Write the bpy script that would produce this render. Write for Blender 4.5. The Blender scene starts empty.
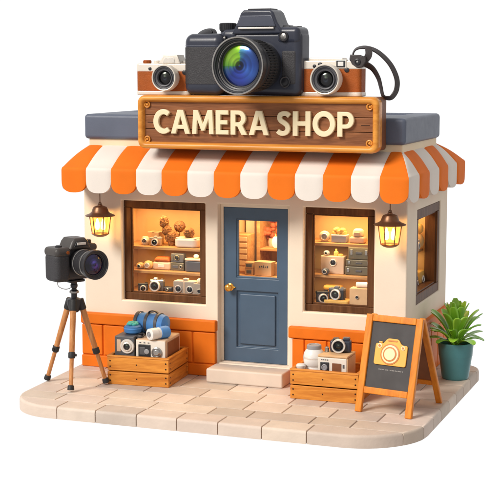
import bpy, bmesh, math, random
from mathutils import Vector, Matrix, noise
R = math.radians; PI = math.pi
random.seed(7)
sc = bpy.context.scene
col = sc.collection

# ------------------------------------------------------------------ camera
cd = bpy.data.cameras.new('camera'); cam = bpy.data.objects.new('camera', cd); col.objects.link(cam)
cam.location = (5.661, -14.798, 3.648)
cam.rotation_euler = (R(90 - 7.681), 0, R(20.459))
cd.sensor_width = 36; cd.lens = 1378.7 / 500 * 36
cd.clip_end = 200
sc.camera = cam
sc.render.resolution_x = 1024; sc.render.resolution_y = 1024

# ------------------------------------------------------------------ world: white studio surround, brighter behind the set than behind the viewer
w = bpy.data.worlds.new('World'); sc.world = w; w.use_nodes = True
nt = w.node_tree; nt.nodes.clear()
out = nt.nodes.new('ShaderNodeOutputWorld'); bg = nt.nodes.new('ShaderNodeBackground')
tc = nt.nodes.new('ShaderNodeTexCoord'); dp = nt.nodes.new('ShaderNodeVectorMath'); dp.operation = 'DOT_PRODUCT'
dp.inputs[1].default_value = (-0.35, 0.93, -0.05)
mr = nt.nodes.new('ShaderNodeMapRange'); mr.interpolation_type = 'SMOOTHSTEP'
mr.inputs['From Min'].default_value = 0.40; mr.inputs['From Max'].default_value = 0.75
mr.inputs['To Min'].default_value = 0.0; mr.inputs['To Max'].default_value = 1.0
mx = nt.nodes.new('ShaderNodeMix'); mx.data_type = 'RGBA'
mx.inputs['A'].default_value = (0.53, 0.505, 0.48, 1); mx.inputs['B'].default_value = (1.06, 1.06, 1.06, 1)
nt.links.new(tc.outputs['Generated'], dp.inputs[0]); nt.links.new(dp.outputs['Value'], mr.inputs['Value'])
nt.links.new(mr.outputs['Result'], mx.inputs['Factor']); nt.links.new(mx.outputs['Result'], bg.inputs['Color'])
bg.inputs['Strength'].default_value = 1.0
nt.links.new(bg.outputs[0], out.inputs[0])

# ------------------------------------------------------------------ key light (a big soft box, up left in front)
def sun(name, frm, strength, ang, colr):
    l = bpy.data.lights.new(name, 'SUN'); l.energy = strength; l.angle = R(ang); l.color = colr
    o = bpy.data.objects.new(name, l); col.objects.link(o)
    o.rotation_euler = Vector(frm).to_track_quat('Z', 'Y').to_euler(); return o
sun('key_light', (-0.46, -0.80, 0.66), 3.1, 22, (1.0, 0.95, 0.88))
sc.view_settings.view_transform = 'Standard'; sc.view_settings.look = 'None'
sc.view_settings.exposure = 0; sc.view_settings.gamma = 1
sc.cycles.max_bounces = 8
sc.cycles.sample_clamp_indirect = 4
sc.cycles.use_denoising = True

# ------------------------------------------------------------------ materials
M = {}
def newmat(name):
    m = bpy.data.materials.new(name); m.use_nodes = True; M[name] = m
    n = m.node_tree.nodes; b = n['Principled BSDF']; return m, m.node_tree, b
def mat(name, c, rough=0.5, metal=0.0, var=0.07, scale=5.0, bump=0.0, bscale=60.0, coat=0.0, stretch=(1, 1, 1), vor=False, spec=0.5, attr=None):
    m, t, b = newmat(name)
    tcn = t.nodes.new('ShaderNodeTexCoord'); mp = t.nodes.new('ShaderNodeMapping'); mp.inputs['Scale'].default_value = stretch
    t.links.new(tcn.outputs['Object'], mp.inputs['Vector'])
    nz = t.nodes.new('ShaderNodeTexNoise'); nz.inputs['Scale'].default_value = scale; nz.inputs['Detail'].default_value = 5
    t.links.new(mp.outputs[0], nz.inputs['Vector'])
    mix = t.nodes.new('ShaderNodeMix'); mix.data_type = 'RGBA'
    lo = [x * (1 - var) for x in c]; hi = [min(1, x * (1 + var)) for x in c]
    mix.inputs['A'].default_value = (*lo, 1); mix.inputs['B'].default_value = (*hi, 1)
    rm = t.nodes.new('ShaderNodeMapRange'); rm.inputs['From Min'].default_value = 0.3; rm.inputs['From Max'].default_value = 0.7
    t.links.new(nz.outputs['Fac'], rm.inputs['Value']); t.links.new(rm.outputs[0], mix.inputs['Factor'])
    last = mix.outputs['Result']
    if attr:
        an = t.nodes.new('ShaderNodeAttribute'); an.attribute_name = attr
        mm = t.nodes.new('ShaderNodeMix'); mm.data_type = 'RGBA'; mm.blend_type = 'MULTIPLY'; mm.inputs['Factor'].default_value = 1
        t.links.new(last, mm.inputs['A']); t.links.new(an.outputs['Color'], mm.inputs['B']); last = mm.outputs['Result']
    t.links.new(last, b.inputs['Base Color'])
    rr = t.nodes.new('ShaderNodeMapRange'); rr.inputs['To Min'].default_value = max(0, rough - 0.07); rr.inputs['To Max'].default_value = min(1, rough + 0.07)
    nz2 = t.nodes.new('ShaderNodeTexNoise'); nz2.inputs['Scale'].default_value = scale * 3
    t.links.new(mp.outputs[0], nz2.inputs['Vector'])
    t.links.new(nz2.outputs['Fac'], rr.inputs['Value']); t.links.new(rr.outputs[0], b.inputs['Roughness'])
    b.inputs['Metallic'].default_value = metal; b.inputs['Coat Weight'].default_value = coat; b.inputs['Coat Roughness'].default_value = 0.15
    b.inputs['Specular IOR Level'].default_value = spec
    if bump > 0:
        bp = t.nodes.new('ShaderNodeBump'); bp.inputs['Strength'].default_value = bump; bp.inputs['Distance'].default_value = 0.01
        if vor:
            tx = t.nodes.new('ShaderNodeTexVoronoi'); tx.inputs['Scale'].default_value = bscale; o = tx.outputs['Distance']
        else:
            tx = t.nodes.new('ShaderNodeTexNoise'); tx.inputs['Scale'].default_value = bscale; tx.inputs['Detail'].default_value = 4; o = tx.outputs['Fac']
        t.links.new(mp.outputs[0], tx.inputs['Vector']); t.links.new(o, bp.inputs['Height']); t.links.new(bp.outputs[0], b.inputs['Normal'])
    return m
def wood(name, dark, light, axis, rough=0.45, fine=9.0, coat=0.15, bump=0.15, contrast=(0.35, 0.68)):
    m, t, b = newmat(name)
    tcn = t.nodes.new('ShaderNodeTexCoord'); mp = t.nodes.new('ShaderNodeMapping')
    s = [fine, fine, fine]; s['xyz'.index(axis)] = fine * 0.09; mp.inputs['Scale'].default_value = s
    t.links.new(tcn.outputs['Object'], mp.inputs['Vector'])
    nz = t.nodes.new('ShaderNodeTexNoise'); nz.inputs['Scale'].default_value = 1.6; nz.inputs['Detail'].default_value = 6; nz.inputs['Distortion'].default_value = 1.2
    t.links.new(mp.outputs[0], nz.inputs['Vector'])
    nf = t.nodes.new('ShaderNodeTexNoise'); nf.inputs['Scale'].default_value = 9; nf.inputs['Detail'].default_value = 3
    t.links.new(mp.outputs[0], nf.inputs['Vector'])
    ad = t.nodes.new('ShaderNodeMath'); ad.operation = 'MULTIPLY_ADD'; ad.inputs[1].default_value = 0.35
    t.links.new(nf.outputs['Fac'], ad.inputs[0]); t.links.new(nz.outputs['Fac'], ad.inputs[2])
    rm = t.nodes.new('ShaderNodeMapRange'); rm.inputs['From Min'].default_value = contrast[0] + .17; rm.inputs['From Max'].default_value = contrast[1] + .17
    t.links.new(ad.outputs[0], rm.inputs['Value'])
    mix = t.nodes.new('ShaderNodeMix'); mix.data_type = 'RGBA'
    mix.inputs['A'].default_value = (*dark, 1); mix.inputs['B'].default_value = (*light, 1)
    t.links.new(rm.outputs[0], mix.inputs['Factor']); t.links.new(mix.outputs['Result'], b.inputs['Base Color'])
    b.inputs['Roughness'].default_value = rough; b.inputs['Specular IOR Level'].default_value = .28; b.inputs['Coat Weight'].default_value = coat * .5; b.inputs['Coat Roughness'].default_value = 0.25
    bp = t.nodes.new('ShaderNodeBump'); bp.inputs['Strength'].default_value = bump; bp.inputs['Distance'].default_value = 0.006
    t.links.new(rm.outputs[0], bp.inputs['Height']); t.links.new(bp.outputs[0], b.inputs['Normal'])
    return m
def emis(name, c, s):
    m, t, b = newmat(name); b.inputs['Base Color'].default_value = (*c, 1)
    b.inputs['Emission Color'].default_value = (*c, 1); b.inputs['Emission Strength'].default_value = s; return m
def glassm(name, tint=(1, 1, 1), refl=0.06, rough=0.02, glow=None):
    m = bpy.data.materials.new(name); m.use_nodes = True; M[name] = m; t = m.node_tree; t.nodes.clear()
    o = t.nodes.new('ShaderNodeOutputMaterial'); tr = t.nodes.new('ShaderNodeBsdfTransparent'); tr.inputs[0].default_value = (*tint, 1)
    g = t.nodes.new('ShaderNodeBsdfGlossy'); g.inputs['Roughness'].default_value = rough
    lw_ = t.nodes.new('ShaderNodeLayerWeight'); pw = t.nodes.new('ShaderNodeMath'); pw.operation = 'POWER'; pw.inputs[1].default_value = 5
    fr = t.nodes.new('ShaderNodeMath'); fr.operation = 'MULTIPLY_ADD'; fr.inputs[1].default_value = .6; fr.inputs[2].default_value = refl * .6
    t.links.new(lw_.outputs['Facing'], pw.inputs[0]); t.links.new(pw.outputs[0], fr.inputs[0])
    ms = t.nodes.new('ShaderNodeMixShader'); t.links.new(fr.outputs[0], ms.inputs[0]); t.links.new(tr.outputs[0], ms.inputs[1]); t.links.new(g.outputs[0], ms.inputs[2])
    last = ms.outputs[0]
    if glow:
        e = t.nodes.new('ShaderNodeEmission'); e.inputs[0].default_value = (*glow[0], 1); e.inputs[1].default_value = glow[1]
        a = t.nodes.new('ShaderNodeAddShader'); t.links.new(last, a.inputs[0]); t.links.new(e.outputs[0], a.inputs[1]); last = a.outputs[0]
    t.links.new(last, o.inputs[0]); return m

mat('stucco', (.84, .72, .58), .75, var=.035, scale=2.5, bump=.12, bscale=45)
mat('cream_trim', (.84, .68, .46), .6, var=.03, scale=3)
mat('slab_paint', (.105, .125, .178), .5, var=.07, scale=3, bump=.08, bscale=50)
mat('orange_paint', (.76, .175, .014), .48, var=.08, scale=4, bump=.05, bscale=30, spec=.12)
mat('awning_orange', (.82, .180, .013), .7, var=.05, scale=3, bump=.16, bscale=160, spec=.15)
mat('awning_white', (.80, .73, .67), .7, var=.03, scale=3, bump=.16, bscale=160, spec=.2)
mat('door_blue', (.060, .104, .165), .42, var=.07, scale=4, bump=.04, bscale=40, coat=.12)
wood('frame_brown', (.092, .038, .016), (.155, .068, .030), 'z', rough=.45, fine=6)
for n_ in ('frame_brown',): M[n_].node_tree.nodes['Principled BSDF'].inputs['Specular IOR Level'].default_value = .10; M[n_].node_tree.nodes['Principled BSDF'].inputs['Coat Weight'].default_value = 0
wood('case_wood', (.42, .20, .07), (.62, .34, .13), 'x', rough=.6, bump=.05, coat=0)
mat('case_wall', (.80, .54, .25), .8, var=.08, scale=3)
wood('sign_frame', (.62, .225, .030), (.82, .36, .065), 'x', rough=.35, coat=.3, fine=7)
wood('sign_plank', (.185, .064, .023), (.320, .122, .046), 'x', rough=.5, fine=9, bump=.25)
mat('sign_back', (.20, .070, .025), .55, var=.12, scale=8)
mat('letter_cream', (.90, .76, .50), .45, var=.02, coat=.15)
mat('bronze', (.20, .098, .050), .38, metal=.7, var=.15, scale=14)
mat('bronze_light', (.30, .13, .05), .35, metal=.6, var=.15, scale=14)
mat('brass', (.80, .42, .08), .25, metal=.85, var=.06)
mat('black_plastic', (.020, .021, .026), .38, var=.12, scale=10, bump=.04, bscale=120)
mat('dslr_body', (.030, .035, .056), .33, var=.08, scale=7, bump=.05, bscale=150, coat=.1)
mat('dslr_edge', (.070, .078, .11), .3, var=.06)
mat('dslr_grip', (.034, .033, .038), .6, var=.10, scale=14, bump=.28, bscale=110, vor=True)
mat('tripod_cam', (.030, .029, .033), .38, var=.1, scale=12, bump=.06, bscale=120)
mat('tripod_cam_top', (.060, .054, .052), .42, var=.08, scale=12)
mat('rubber', (.018, .018, .020), .6, var=.1, scale=20, bump=.15, bscale=90)
mat('dark_metal', (.05, .05, .058), .32, metal=.5, var=.1, scale=14)
mat('steel', (.42, .41, .40), .28, metal=.8, var=.06, scale=14)
mat('chrome', (.78, .74, .69), .30, metal=.35, var=.04, scale=10)
mat('cream_metal', (.80, .74, .66), .34, metal=.15, var=.03, scale=10)
mat('tan_leather', (.37, .088, .014), .6, var=.12, scale=12, bump=.25, bscale=90, vor=True, spec=.25)
mat('strap_leather', (.040, .032, .034), .5, var=.15, scale=10, bump=.15, bscale=60)
wood('crate_wood', (.50, .160, .018), (.76, .31, .048), 'x', rough=.5, fine=8, bump=.3)
wood('crate_wood_side', (.46, .145, .016), (.70, .27, .040), 'y', rough=.5, fine=8, bump=.3)
wood('easel_wood', (.62, .185, .012), (.80, .27, .022), 'z', rough=.38, fine=7, coat=.3, bump=.12)
wood('tripod_wood', (.46, .18, .055), (.66, .31, .12), 'z', rough=.42, fine=12, coat=.25, bump=.1)
mat('chalkboard', (.060, .055, .056), .7, var=.15, scale=4)
mat('yellow_icon', (.84, .43, .060), .4, var=.03, coat=.2)
mat('pale_icon', (.92, .74, .42), .4, var=.02, coat=.2)
mat('rust_icon', (.58, .19, .035), .4, var=.03)
mat('chalk_grey', (.28, .26, .25), .7)
mat('bolt', (.045, .018, .010), .4, metal=.5)
mat('pot_teal', (.060, .215, .235), .38, var=.06, scale=5, coat=.15)
mat('soil', (.035, .022, .014), .9, var=.3, scale=30, bump=.6, bscale=40)
mat('leaf', (.19, .44, .028), .36, var=.22, scale=4, coat=.15)
mat('leaf_young', (.28, .54, .045), .36, var=.15, scale=4, coat=.15)
mat('leaf_dark', (.12, .32, .024), .38, var=.2, scale=4, coat=.15)
mat('blue_fabric', (.075, .27, .66), .55, var=.10, scale=7, bump=.12, bscale=160)
mat('blue_dark', (.05, .19, .46), .55, var=.1, scale=7, bump=.12, bscale=160)
mat('teal_fabric', (.08, .50, .42), .55, var=.1, scale=8)
mat('white_gloss', (.80, .78, .75), .3, var=.04, coat=.2)
mat('grey_gloss', (.30, .30, .32), .35, var=.06)
mat('white_box', (.76, .70, .62), .5, var=.03)
mat('warm_grey', (.34, .28, .225), .5, var=.05)
mat('beige', (.62, .44, .30), .55, var=.08)
mat('cardboard', (.52, .30, .14), .75, var=.1, scale=6)
mat('cardboard_light', (.66, .42, .22), .75, var=.1, scale=6)
mat('brown_bun', (.33, .14, .045), .8, var=.55, scale=30, bump=1.0, bscale=60, vor=True)
mat('tan_soft', (.62, .36, .13), .7, var=.12, scale=6, bump=.3, bscale=20)
mat('yellow_soft', (.72, .42, .10), .65, var=.1)
mat('olive_metal', (.16, .135, .085), .4, metal=.3, var=.1, scale=8)
mat('grey_dark', (.09, .09, .10), .45, var=.1)
mat('rose_flower', (.46, .10, .035), .7, var=.4, scale=12)
mat('mortar', (.42, .32, .25), .9, var=.1)
mat('paver', (.67, .555, .47), .66, var=.07, scale=4, bump=.25, bscale=26, attr='tile_tone')
mat('step_stone', (.66, .55, .46), .6, var=.05, scale=4, bump=.12, bscale=24)
glassm('window_glass'); glassm('clear_lens', refl=.1)
glassm('lantern_glass', tint=(1, .82, .42), rough=.15, glow=((1, .55, .12), .55))
emis('bulb', (1, .80, .42), 9); emis('case_lamp', (1, .74, .36), 7); emis('small_lamp', (1, .74, .36), 1.5)

def lens_material(name, kind):
    # coated glass: coloured reflections, dark pupil and rim painted into the base colour
    m, t, b = newmat(name)
    tcn = t.nodes.new('ShaderNodeTexCoord'); sp = t.nodes.new('ShaderNodeSeparateXYZ')
    t.links.new(tcn.outputs['Generated'], sp.inputs[0])
    def math_(op, a, b=None, c=None):
        n = t.nodes.new('ShaderNodeMath'); n.operation = op
        for i, v in enumerate((a, b, c)):
            if v is None: continue
            if isinstance(v, (int, float)): n.inputs[i].default_value = v
            else: t.links.new(v, n.inputs[i])
        return n.outputs[0]
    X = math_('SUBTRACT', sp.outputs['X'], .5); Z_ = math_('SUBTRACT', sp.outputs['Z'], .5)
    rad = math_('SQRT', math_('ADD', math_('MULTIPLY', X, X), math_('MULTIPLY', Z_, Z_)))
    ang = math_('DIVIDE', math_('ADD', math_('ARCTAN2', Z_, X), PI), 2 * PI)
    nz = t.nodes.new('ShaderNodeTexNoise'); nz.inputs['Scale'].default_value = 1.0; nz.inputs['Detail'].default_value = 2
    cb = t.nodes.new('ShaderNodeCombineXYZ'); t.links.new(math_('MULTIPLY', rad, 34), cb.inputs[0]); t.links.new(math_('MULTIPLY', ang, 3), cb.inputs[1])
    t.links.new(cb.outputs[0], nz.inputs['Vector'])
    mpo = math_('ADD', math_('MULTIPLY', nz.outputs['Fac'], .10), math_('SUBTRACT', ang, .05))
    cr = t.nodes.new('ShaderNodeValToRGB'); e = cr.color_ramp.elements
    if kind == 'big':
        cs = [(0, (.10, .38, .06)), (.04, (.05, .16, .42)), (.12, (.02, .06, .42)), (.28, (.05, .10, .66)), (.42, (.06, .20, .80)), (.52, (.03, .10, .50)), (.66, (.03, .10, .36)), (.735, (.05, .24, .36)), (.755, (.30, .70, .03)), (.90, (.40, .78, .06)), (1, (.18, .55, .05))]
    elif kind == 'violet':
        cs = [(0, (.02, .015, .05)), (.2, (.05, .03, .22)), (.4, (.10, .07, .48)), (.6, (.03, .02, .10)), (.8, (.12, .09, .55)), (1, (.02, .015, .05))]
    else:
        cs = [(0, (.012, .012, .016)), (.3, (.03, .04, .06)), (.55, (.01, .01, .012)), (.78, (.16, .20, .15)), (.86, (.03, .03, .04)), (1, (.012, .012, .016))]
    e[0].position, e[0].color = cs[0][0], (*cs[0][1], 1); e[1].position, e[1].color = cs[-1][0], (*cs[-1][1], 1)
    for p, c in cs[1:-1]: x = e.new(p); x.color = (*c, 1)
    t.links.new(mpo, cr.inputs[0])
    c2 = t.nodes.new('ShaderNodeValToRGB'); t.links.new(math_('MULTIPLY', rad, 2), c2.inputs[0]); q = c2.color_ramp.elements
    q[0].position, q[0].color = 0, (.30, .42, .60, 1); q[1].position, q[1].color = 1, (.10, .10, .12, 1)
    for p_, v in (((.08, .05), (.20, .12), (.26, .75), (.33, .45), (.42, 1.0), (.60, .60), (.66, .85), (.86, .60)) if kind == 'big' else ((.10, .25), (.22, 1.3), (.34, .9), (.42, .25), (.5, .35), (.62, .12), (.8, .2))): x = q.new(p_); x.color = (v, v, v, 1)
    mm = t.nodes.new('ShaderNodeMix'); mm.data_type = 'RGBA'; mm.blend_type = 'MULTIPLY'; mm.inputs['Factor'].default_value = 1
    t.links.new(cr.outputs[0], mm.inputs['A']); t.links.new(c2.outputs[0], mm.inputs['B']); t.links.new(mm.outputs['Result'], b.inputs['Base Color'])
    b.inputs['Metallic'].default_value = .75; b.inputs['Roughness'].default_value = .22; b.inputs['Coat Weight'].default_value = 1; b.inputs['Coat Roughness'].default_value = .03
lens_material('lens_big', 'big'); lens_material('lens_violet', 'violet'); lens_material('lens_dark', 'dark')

# ------------------------------------------------------------------ mesh builder
class MB:
    def __init__(s): s.v = []; s.f = []; s.m = []; s.mats = []; s.T = Matrix.Identity(4); s.tone = {}
    def mi(s, m):
        if m not in s.mats: s.mats.append(m)
        return s.mats.index(m)
    def add(s, verts, faces, m, T=None, tone=None):
        T = s.T @ T if T else s.T; b = len(s.v); k = s.mi(m)
        s.v += [tuple(T @ Vector(v)) for v in verts]
        for f in faces:
            if tone is not None: s.tone[len(s.f)] = tone
            s.f.append([b + i for i in f]); s.m.append(k)
        return s
    def addbm(s, bm, m, T=None):
        bm.verts.index_update(); s.add([v.co.copy() for v in bm.verts], [[v.index for v in f.verts] for f in bm.faces], m, T); bm.free(); return s
    def box(s, x0, x1, y0, y1, z0, z1, m, bev=.01, seg=3, T=None, taper=None):
        bm = bmesh.new(); bmesh.ops.create_cube(bm, size=1)
        for v in bm.verts:
            v.co = Vector((x0 + (v.co.x + .5) * (x1 - x0), y0 + (v.co.y + .5) * (y1 - y0), z0 + (v.co.z + .5) * (z1 - z0)))
        if taper:
            cx, cy = (x0 + x1) / 2, (y0 + y1) / 2
            for v in bm.verts:
                if v.co.z > (z0 + z1) / 2: v.co.x = cx + (v.co.x - cx) * taper[0]; v.co.y = cy + (v.co.y - cy) * taper[1]
        if bev: bmesh.ops.bevel(bm, geom=bm.edges[:], offset=min(bev, .49 * min(x1 - x0, y1 - y0, z1 - z0)), segments=seg, affect='EDGES', profile=.5)
        return s.addbm(bm, m, T)
    def prism(s, pts, a, b, m, bev=.01, seg=3, plane='xz', T=None):
        # outline in a plane, extruded along the third axis from a to b
        bm = bmesh.new()
        mk = {'xz': lambda p, d: (p[0], d, p[1]), 'xy': lambda p, d: (p[0], p[1], d), 'yz': lambda p, d: (d, p[0], p[1])}[plane]
        v0 = [bm.verts.new(mk(p, a)) for p in pts]; v1 = [bm.verts.new(mk(p, b)) for p in pts]; n = len(pts)
        f0 = bm.faces.new(v0); f1 = bm.faces.new(v1[::-1])
        for i in range(n): bm.faces.new((v0[i], v1[i], v1[(i + 1) % n], v0[(i + 1) % n]))
        bmesh.ops.recalc_face_normals(bm, faces=bm.faces[:])
        if bev:
            es = list(f0.edges) + list(f1.edges)
            bmesh.ops.bevel(bm, geom=es, offset=bev, segments=seg, affect='EDGES', profile=.5)
        return s.addbm(bm, m, T)
    def lathe(s, prof, m, seg=40, T=None, axis='z', c=(0, 0, 0), caps=True):
        # prof: (r, h) going up the axis; axis '-y' makes h run towards the viewer
        vs = []; fs = []
        for r, h in prof:
            for i in range(seg):
                a = 2 * PI * i / seg; x, y = r * math.cos(a), r * math.sin(a)
                if axis == 'z': p = (c[0] + x, c[1] + y, c[2] + h)
                elif axis == '-y': p = (c[0] + x, c[1] - h, c[2] + y)
                else: p = (c[0] + h, c[1] + x, c[2] + y)
                vs.append(p)
        n = len(prof)
        for j in range(n - 1):
            for i in range(seg):
                k = (i + 1) % seg; fs.append((j * seg + i, j * seg + k, (j + 1) * seg + k, (j + 1) * seg + i))
        if caps:
            if prof[0][0] > 1e-5: fs.append(tuple(range(seg))[::-1])
            if prof[-1][0] > 1e-5: fs.append(tuple((n - 1) * seg + i for i in range(seg)))
        return s.add(vs, fs, m, T)
    def tube(s, pts, r, m, seg=10, T=None, closed=False):
        pts = [Vector(p) for p in pts]; n = len(pts); vs = []; fs = []; up = None
        for i, p in enumerate(pts):
            if closed: t = pts[(i + 1) % n] - pts[i - 1]
            else: t = pts[min(i + 1, n - 1)] - pts[max(i - 1, 0)]
            t.normalize()
            if up is None: up = Vector((0, 0, 1)) if abs(t.z) < .9 else Vector((1, 0, 0))
            a = t.cross(up).normalized(); up = a.cross(t).normalized()
            rr = r[i] if isinstance(r, (list, tuple)) else r
            for k in range(seg):
                an = 2 * PI * k / seg; vs.append(p + a * math.cos(an) * rr + up * math.sin(an) * rr)
        for i in range(n if closed else n - 1):
            for k in range(seg):
                j = (i + 1) % n; fs.append((i * seg + k, i * seg + (k + 1) % seg, j * seg + (k + 1) % seg, j * seg + k))
        if not closed: fs.append(tuple(range(seg))[::-1]); fs.append(tuple((n - 1) * seg + k for k in range(seg)))
        return s.add(vs, fs, m, T)
    def ribbon(s, pts, side, wd, th, m, T=None):
        pts = [Vector(p) for p in pts]; n = len(pts); vs = []; fs = []
        for i, p in enumerate(pts):
            t = (pts[min(i + 1, n - 1)] - pts[max(i - 1, 0)]).normalized()
            sd = Vector(side[i] if isinstance(side, list) else side).normalized(); sd = (sd - t * sd.dot(t)).normalized(); nn = t.cross(sd)
            for a, b in ((-.5, -.5), (-.42, -.62), (.42, -.62), (.5, -.5), (.5, .5), (.42, .62), (-.42, .62), (-.5, .5)): vs.append(p + sd * a * wd + nn * b * th)
        for i in range(n - 1):
            for k in range(8): fs.append((i * 8 + k, i * 8 + (k + 1) % 8, (i + 1) * 8 + (k + 1) % 8, (i + 1) * 8 + k))
        fs.append(tuple(range(8))[::-1]); fs.append(tuple((n - 1) * 8 + k for k in range(8)))
        return s.add(vs, fs, m, T)
    def ball(s, c, r, m, sub=3, lump=0, T=None, seed=0, fr=3):
        bm = bmesh.new(); bmesh.ops.create_icosphere(bm, subdivisions=sub, radius=1)
        rx, ry, rz = r if isinstance(r, (tuple, list)) else (r, r, r)
        for v in bm.verts:
            k = 1 + (lump * noise.noise(v.co * fr + Vector((seed, seed * 2, 0))) + (lump * .55 * noise.noise(v.co * fr * 2.7 + Vector((seed, 3, seed))) if sub > 3 else 0) if lump else 0)
            v.co = Vector((c[0] + v.co.x * rx * k, c[1] + v.co.y * ry * k, c[2] + v.co.z * rz * k))
        return s.addbm(bm, m, T)
    def build(s, name, parent=None, sharp=38, wn=True, label=None, kind=None, solid=None):
        me = bpy.data.meshes.new(name); me.from_pydata(s.v, [], s.f); me.validate()
        for m in s.mats: me.materials.append(M[m])
        me.polygons.foreach_set('material_index', s.m)
        if s.tone:
            a = me.attributes.new('tile_tone', 'FLOAT_COLOR', 'FACE')
            for i in range(len(s.f)): a.data[i].color = (*s.tone.get(i, (1, 1, 1)), 1)
        bm = bmesh.new(); bm.from_mesh(me); bmesh.ops.recalc_face_normals(bm, faces=bm.faces[:])
        for f in bm.faces: f.smooth = True
        for e in bm.edges:
            if len(e.link_faces) == 2 and e.calc_face_angle(0) > R(sharp): e.smooth = False
        bm.to_mesh(me); bm.free()
        o = bpy.data.objects.new(name, me); col.objects.link(o)
        if parent: o.parent = parent
        if wn:
            w_ = o.modifiers.new('wn', 'WEIGHTED_NORMAL'); w_.keep_sharp = True
        if label: o['label'] = label
        if kind: o['kind'] = kind
        return o
def tag(o, label, cat, group=None, kind=None):
    o['label'] = label; o['category'] = cat
    if group: o['group'] = group
    if kind: o['kind'] = kind
    return o
def thing(name, label, cat, loc=(0, 0, 0), rz=0, group=None):
    o = bpy.data.objects.new(name, None); col.objects.link(o); o.location = loc; o.rotation_euler = (0, 0, rz); o.empty_display_size = .1
    return tag(o, label, cat, group)
def rrect(x0, x1, z0, z1, r, n=6):
    pts = []
    for cx, cz, a0 in ((x1 - r, z1 - r, 0), (x0 + r, z1 - r, 90), (x0 + r, z0 + r, 180), (x1 - r, z0 + r, 270)):
        for i in range(n + 1):
            a = R(a0 + 90 * i / n); pts.append((cx + r * math.cos(a), cz + r * math.sin(a)))
    return pts
def circ(cx, cz, r, n=32): return [(cx + r * math.cos(2 * PI * i / n), cz + r * math.sin(2 * PI * i / n)) for i in range(n)]
def voxels(mb, xs, ys, zs, solid, m, bev=.012, seg=2):
    nx, ny, nz = len(xs) - 1, len(ys) - 1, len(zs) - 1
    S = lambda i, j, k: 0 <= i < nx and 0 <= j < ny and 0 <= k < nz and solid((xs[i] + xs[i + 1]) / 2, (ys[j] + ys[j + 1]) / 2, (zs[k] + zs[k + 1]) / 2)
    bm = bmesh.new(); vd = {}
    def V(i, j, k):
        if (i, j, k) not in vd: vd[(i, j, k)] = bm.verts.new((xs[i], ys[j], zs[k]))
        return vd[(i, j, k)]
    for i in range(nx):
        for j in range(ny):
            for k in range(nz):
                if not S(i, j, k): continue
                for d, q in (((1, 0, 0), ((1, 0, 0), (1, 1, 0), (1, 1, 1), (1, 0, 1))), ((-1, 0, 0), ((0, 0, 0), (0, 0, 1), (0, 1, 1), (0, 1, 0))),
                             ((0, 1, 0), ((0, 1, 0), (0, 1, 1), (1, 1, 1), (1, 1, 0))), ((0, -1, 0), ((0, 0, 0), (1, 0, 0), (1, 0, 1), (0, 0, 1))),
                             ((0, 0, 1), ((0, 0, 1), (1, 0, 1), (1, 1, 1), (0, 1, 1))), ((0, 0, -1), ((0, 0, 0), (0, 1, 0), (1, 1, 0), (1, 0, 0)))):
                    if not S(i + d[0], j + d[1], k + d[2]): bm.faces.new([V(i + a, j + b, k + c) for a, b, c in q])
    bmesh.ops.recalc_face_normals(bm, faces=bm.faces[:]); bm.normal_update()
    es = [e for e in bm.edges if len(e.link_faces) == 2 and e.calc_face_angle(0) > R(60)]
    if bev: bmesh.ops.bevel(bm, geom=es, offset=bev, segments=seg, affect='EDGES', profile=.5)
    mb.addbm(bm, m)

# ================================================================== the pavement slab
def offset_poly(P, d):
    n = len(P); out_ = []
    for i in range(n):
        p0, p1, p2 = Vector(P[i - 1]), Vector(P[i]), Vector(P[(i + 1) % n])
        e1 = (p1 - p0).normalized(); e2 = (p2 - p1).normalized()
        n1 = Vector((-e1.y, e1.x)); n2 = Vector((-e2.y, e2.x)); b = n1 + n2
        if b.length < 1e-6: b = n1
        b.normalize(); k = d / max(.35, b.dot(n1)); out_.append((p1.x + b.x * k, p1.y + b.y * k))
    return out_
def clip(P, C):
    out_ = list(P)
    for i in range(len(C)):
        a, b = Vector(C[i]), Vector(C[(i + 1) % len(C)]); e = b - a; inp = out_; out_ = []
        if not inp: return []
        side = lambda p: e.x * (p[1] - a.y) - e.y * (p[0] - a.x)
        for j in range(len(inp)):
            p, q = inp[j - 1], inp[j]; sp_, sq = side(p), side(q)
            if (sp_ >= 0) != (sq >= 0):
                t = sp_ / (sp_ - sq); out_.append((p[0] + (q[0] - p[0]) * t, p[1] + (q[1] - p[1]) * t))
            if sq >= 0: out_.append(q)
    r = []
    for p in out_:
        if not r or (Vector(p) - Vector(r[-1])).length > .004: r.append(p)
    if len(r) > 2 and (Vector(r[0]) - Vector(r[-1])).length < .004: r.pop()
    return r
def tidy(P):
    P = list(P); i = 0
    while i < len(P) and len(P) > 4:
        a, b, c = Vector(P[i - 1]), Vector(P[i]), Vector(P[(i + 1) % len(P)])
        if (a - b).length > 1e-6 and (c - b).length > 1e-6:
            turn = (b - a).normalized().dot((c - b).normalized())
            if turn > .93 and min((a - b).length, (c - b).length) < .05: P.pop(i); continue
        i += 1
    return P
def area(P): return sum(P[i - 1][0] * P[i][1] - P[i][0] * P[i - 1][1] for i in range(len(P))) / 2
outline = []
def arc(cx, cy, r, a0, a1, n=9, ry=None):
    for i in range(n + 1):
        a = R(a0 + (a1 - a0) * i / n); outline.append((cx + r * math.cos(a), cy + (ry or r) * math.sin(a)))
arc(1.83, -1.26, .73, -90, 0, n=12, ry=.73)
arc(2.24, 1.38, .32, 0, 90)
arc(-1.84, 1.4, .31, 90, 180)
arc(-1.445, -1.42, .585, 180, 270, n=12, ry=.57)
HB = .135
mb = MB()
core = offset_poly(outline, .02)
mb.prism(core, -HB + .012, -.014, 'mortar', bev=0, plane='xy')
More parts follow.
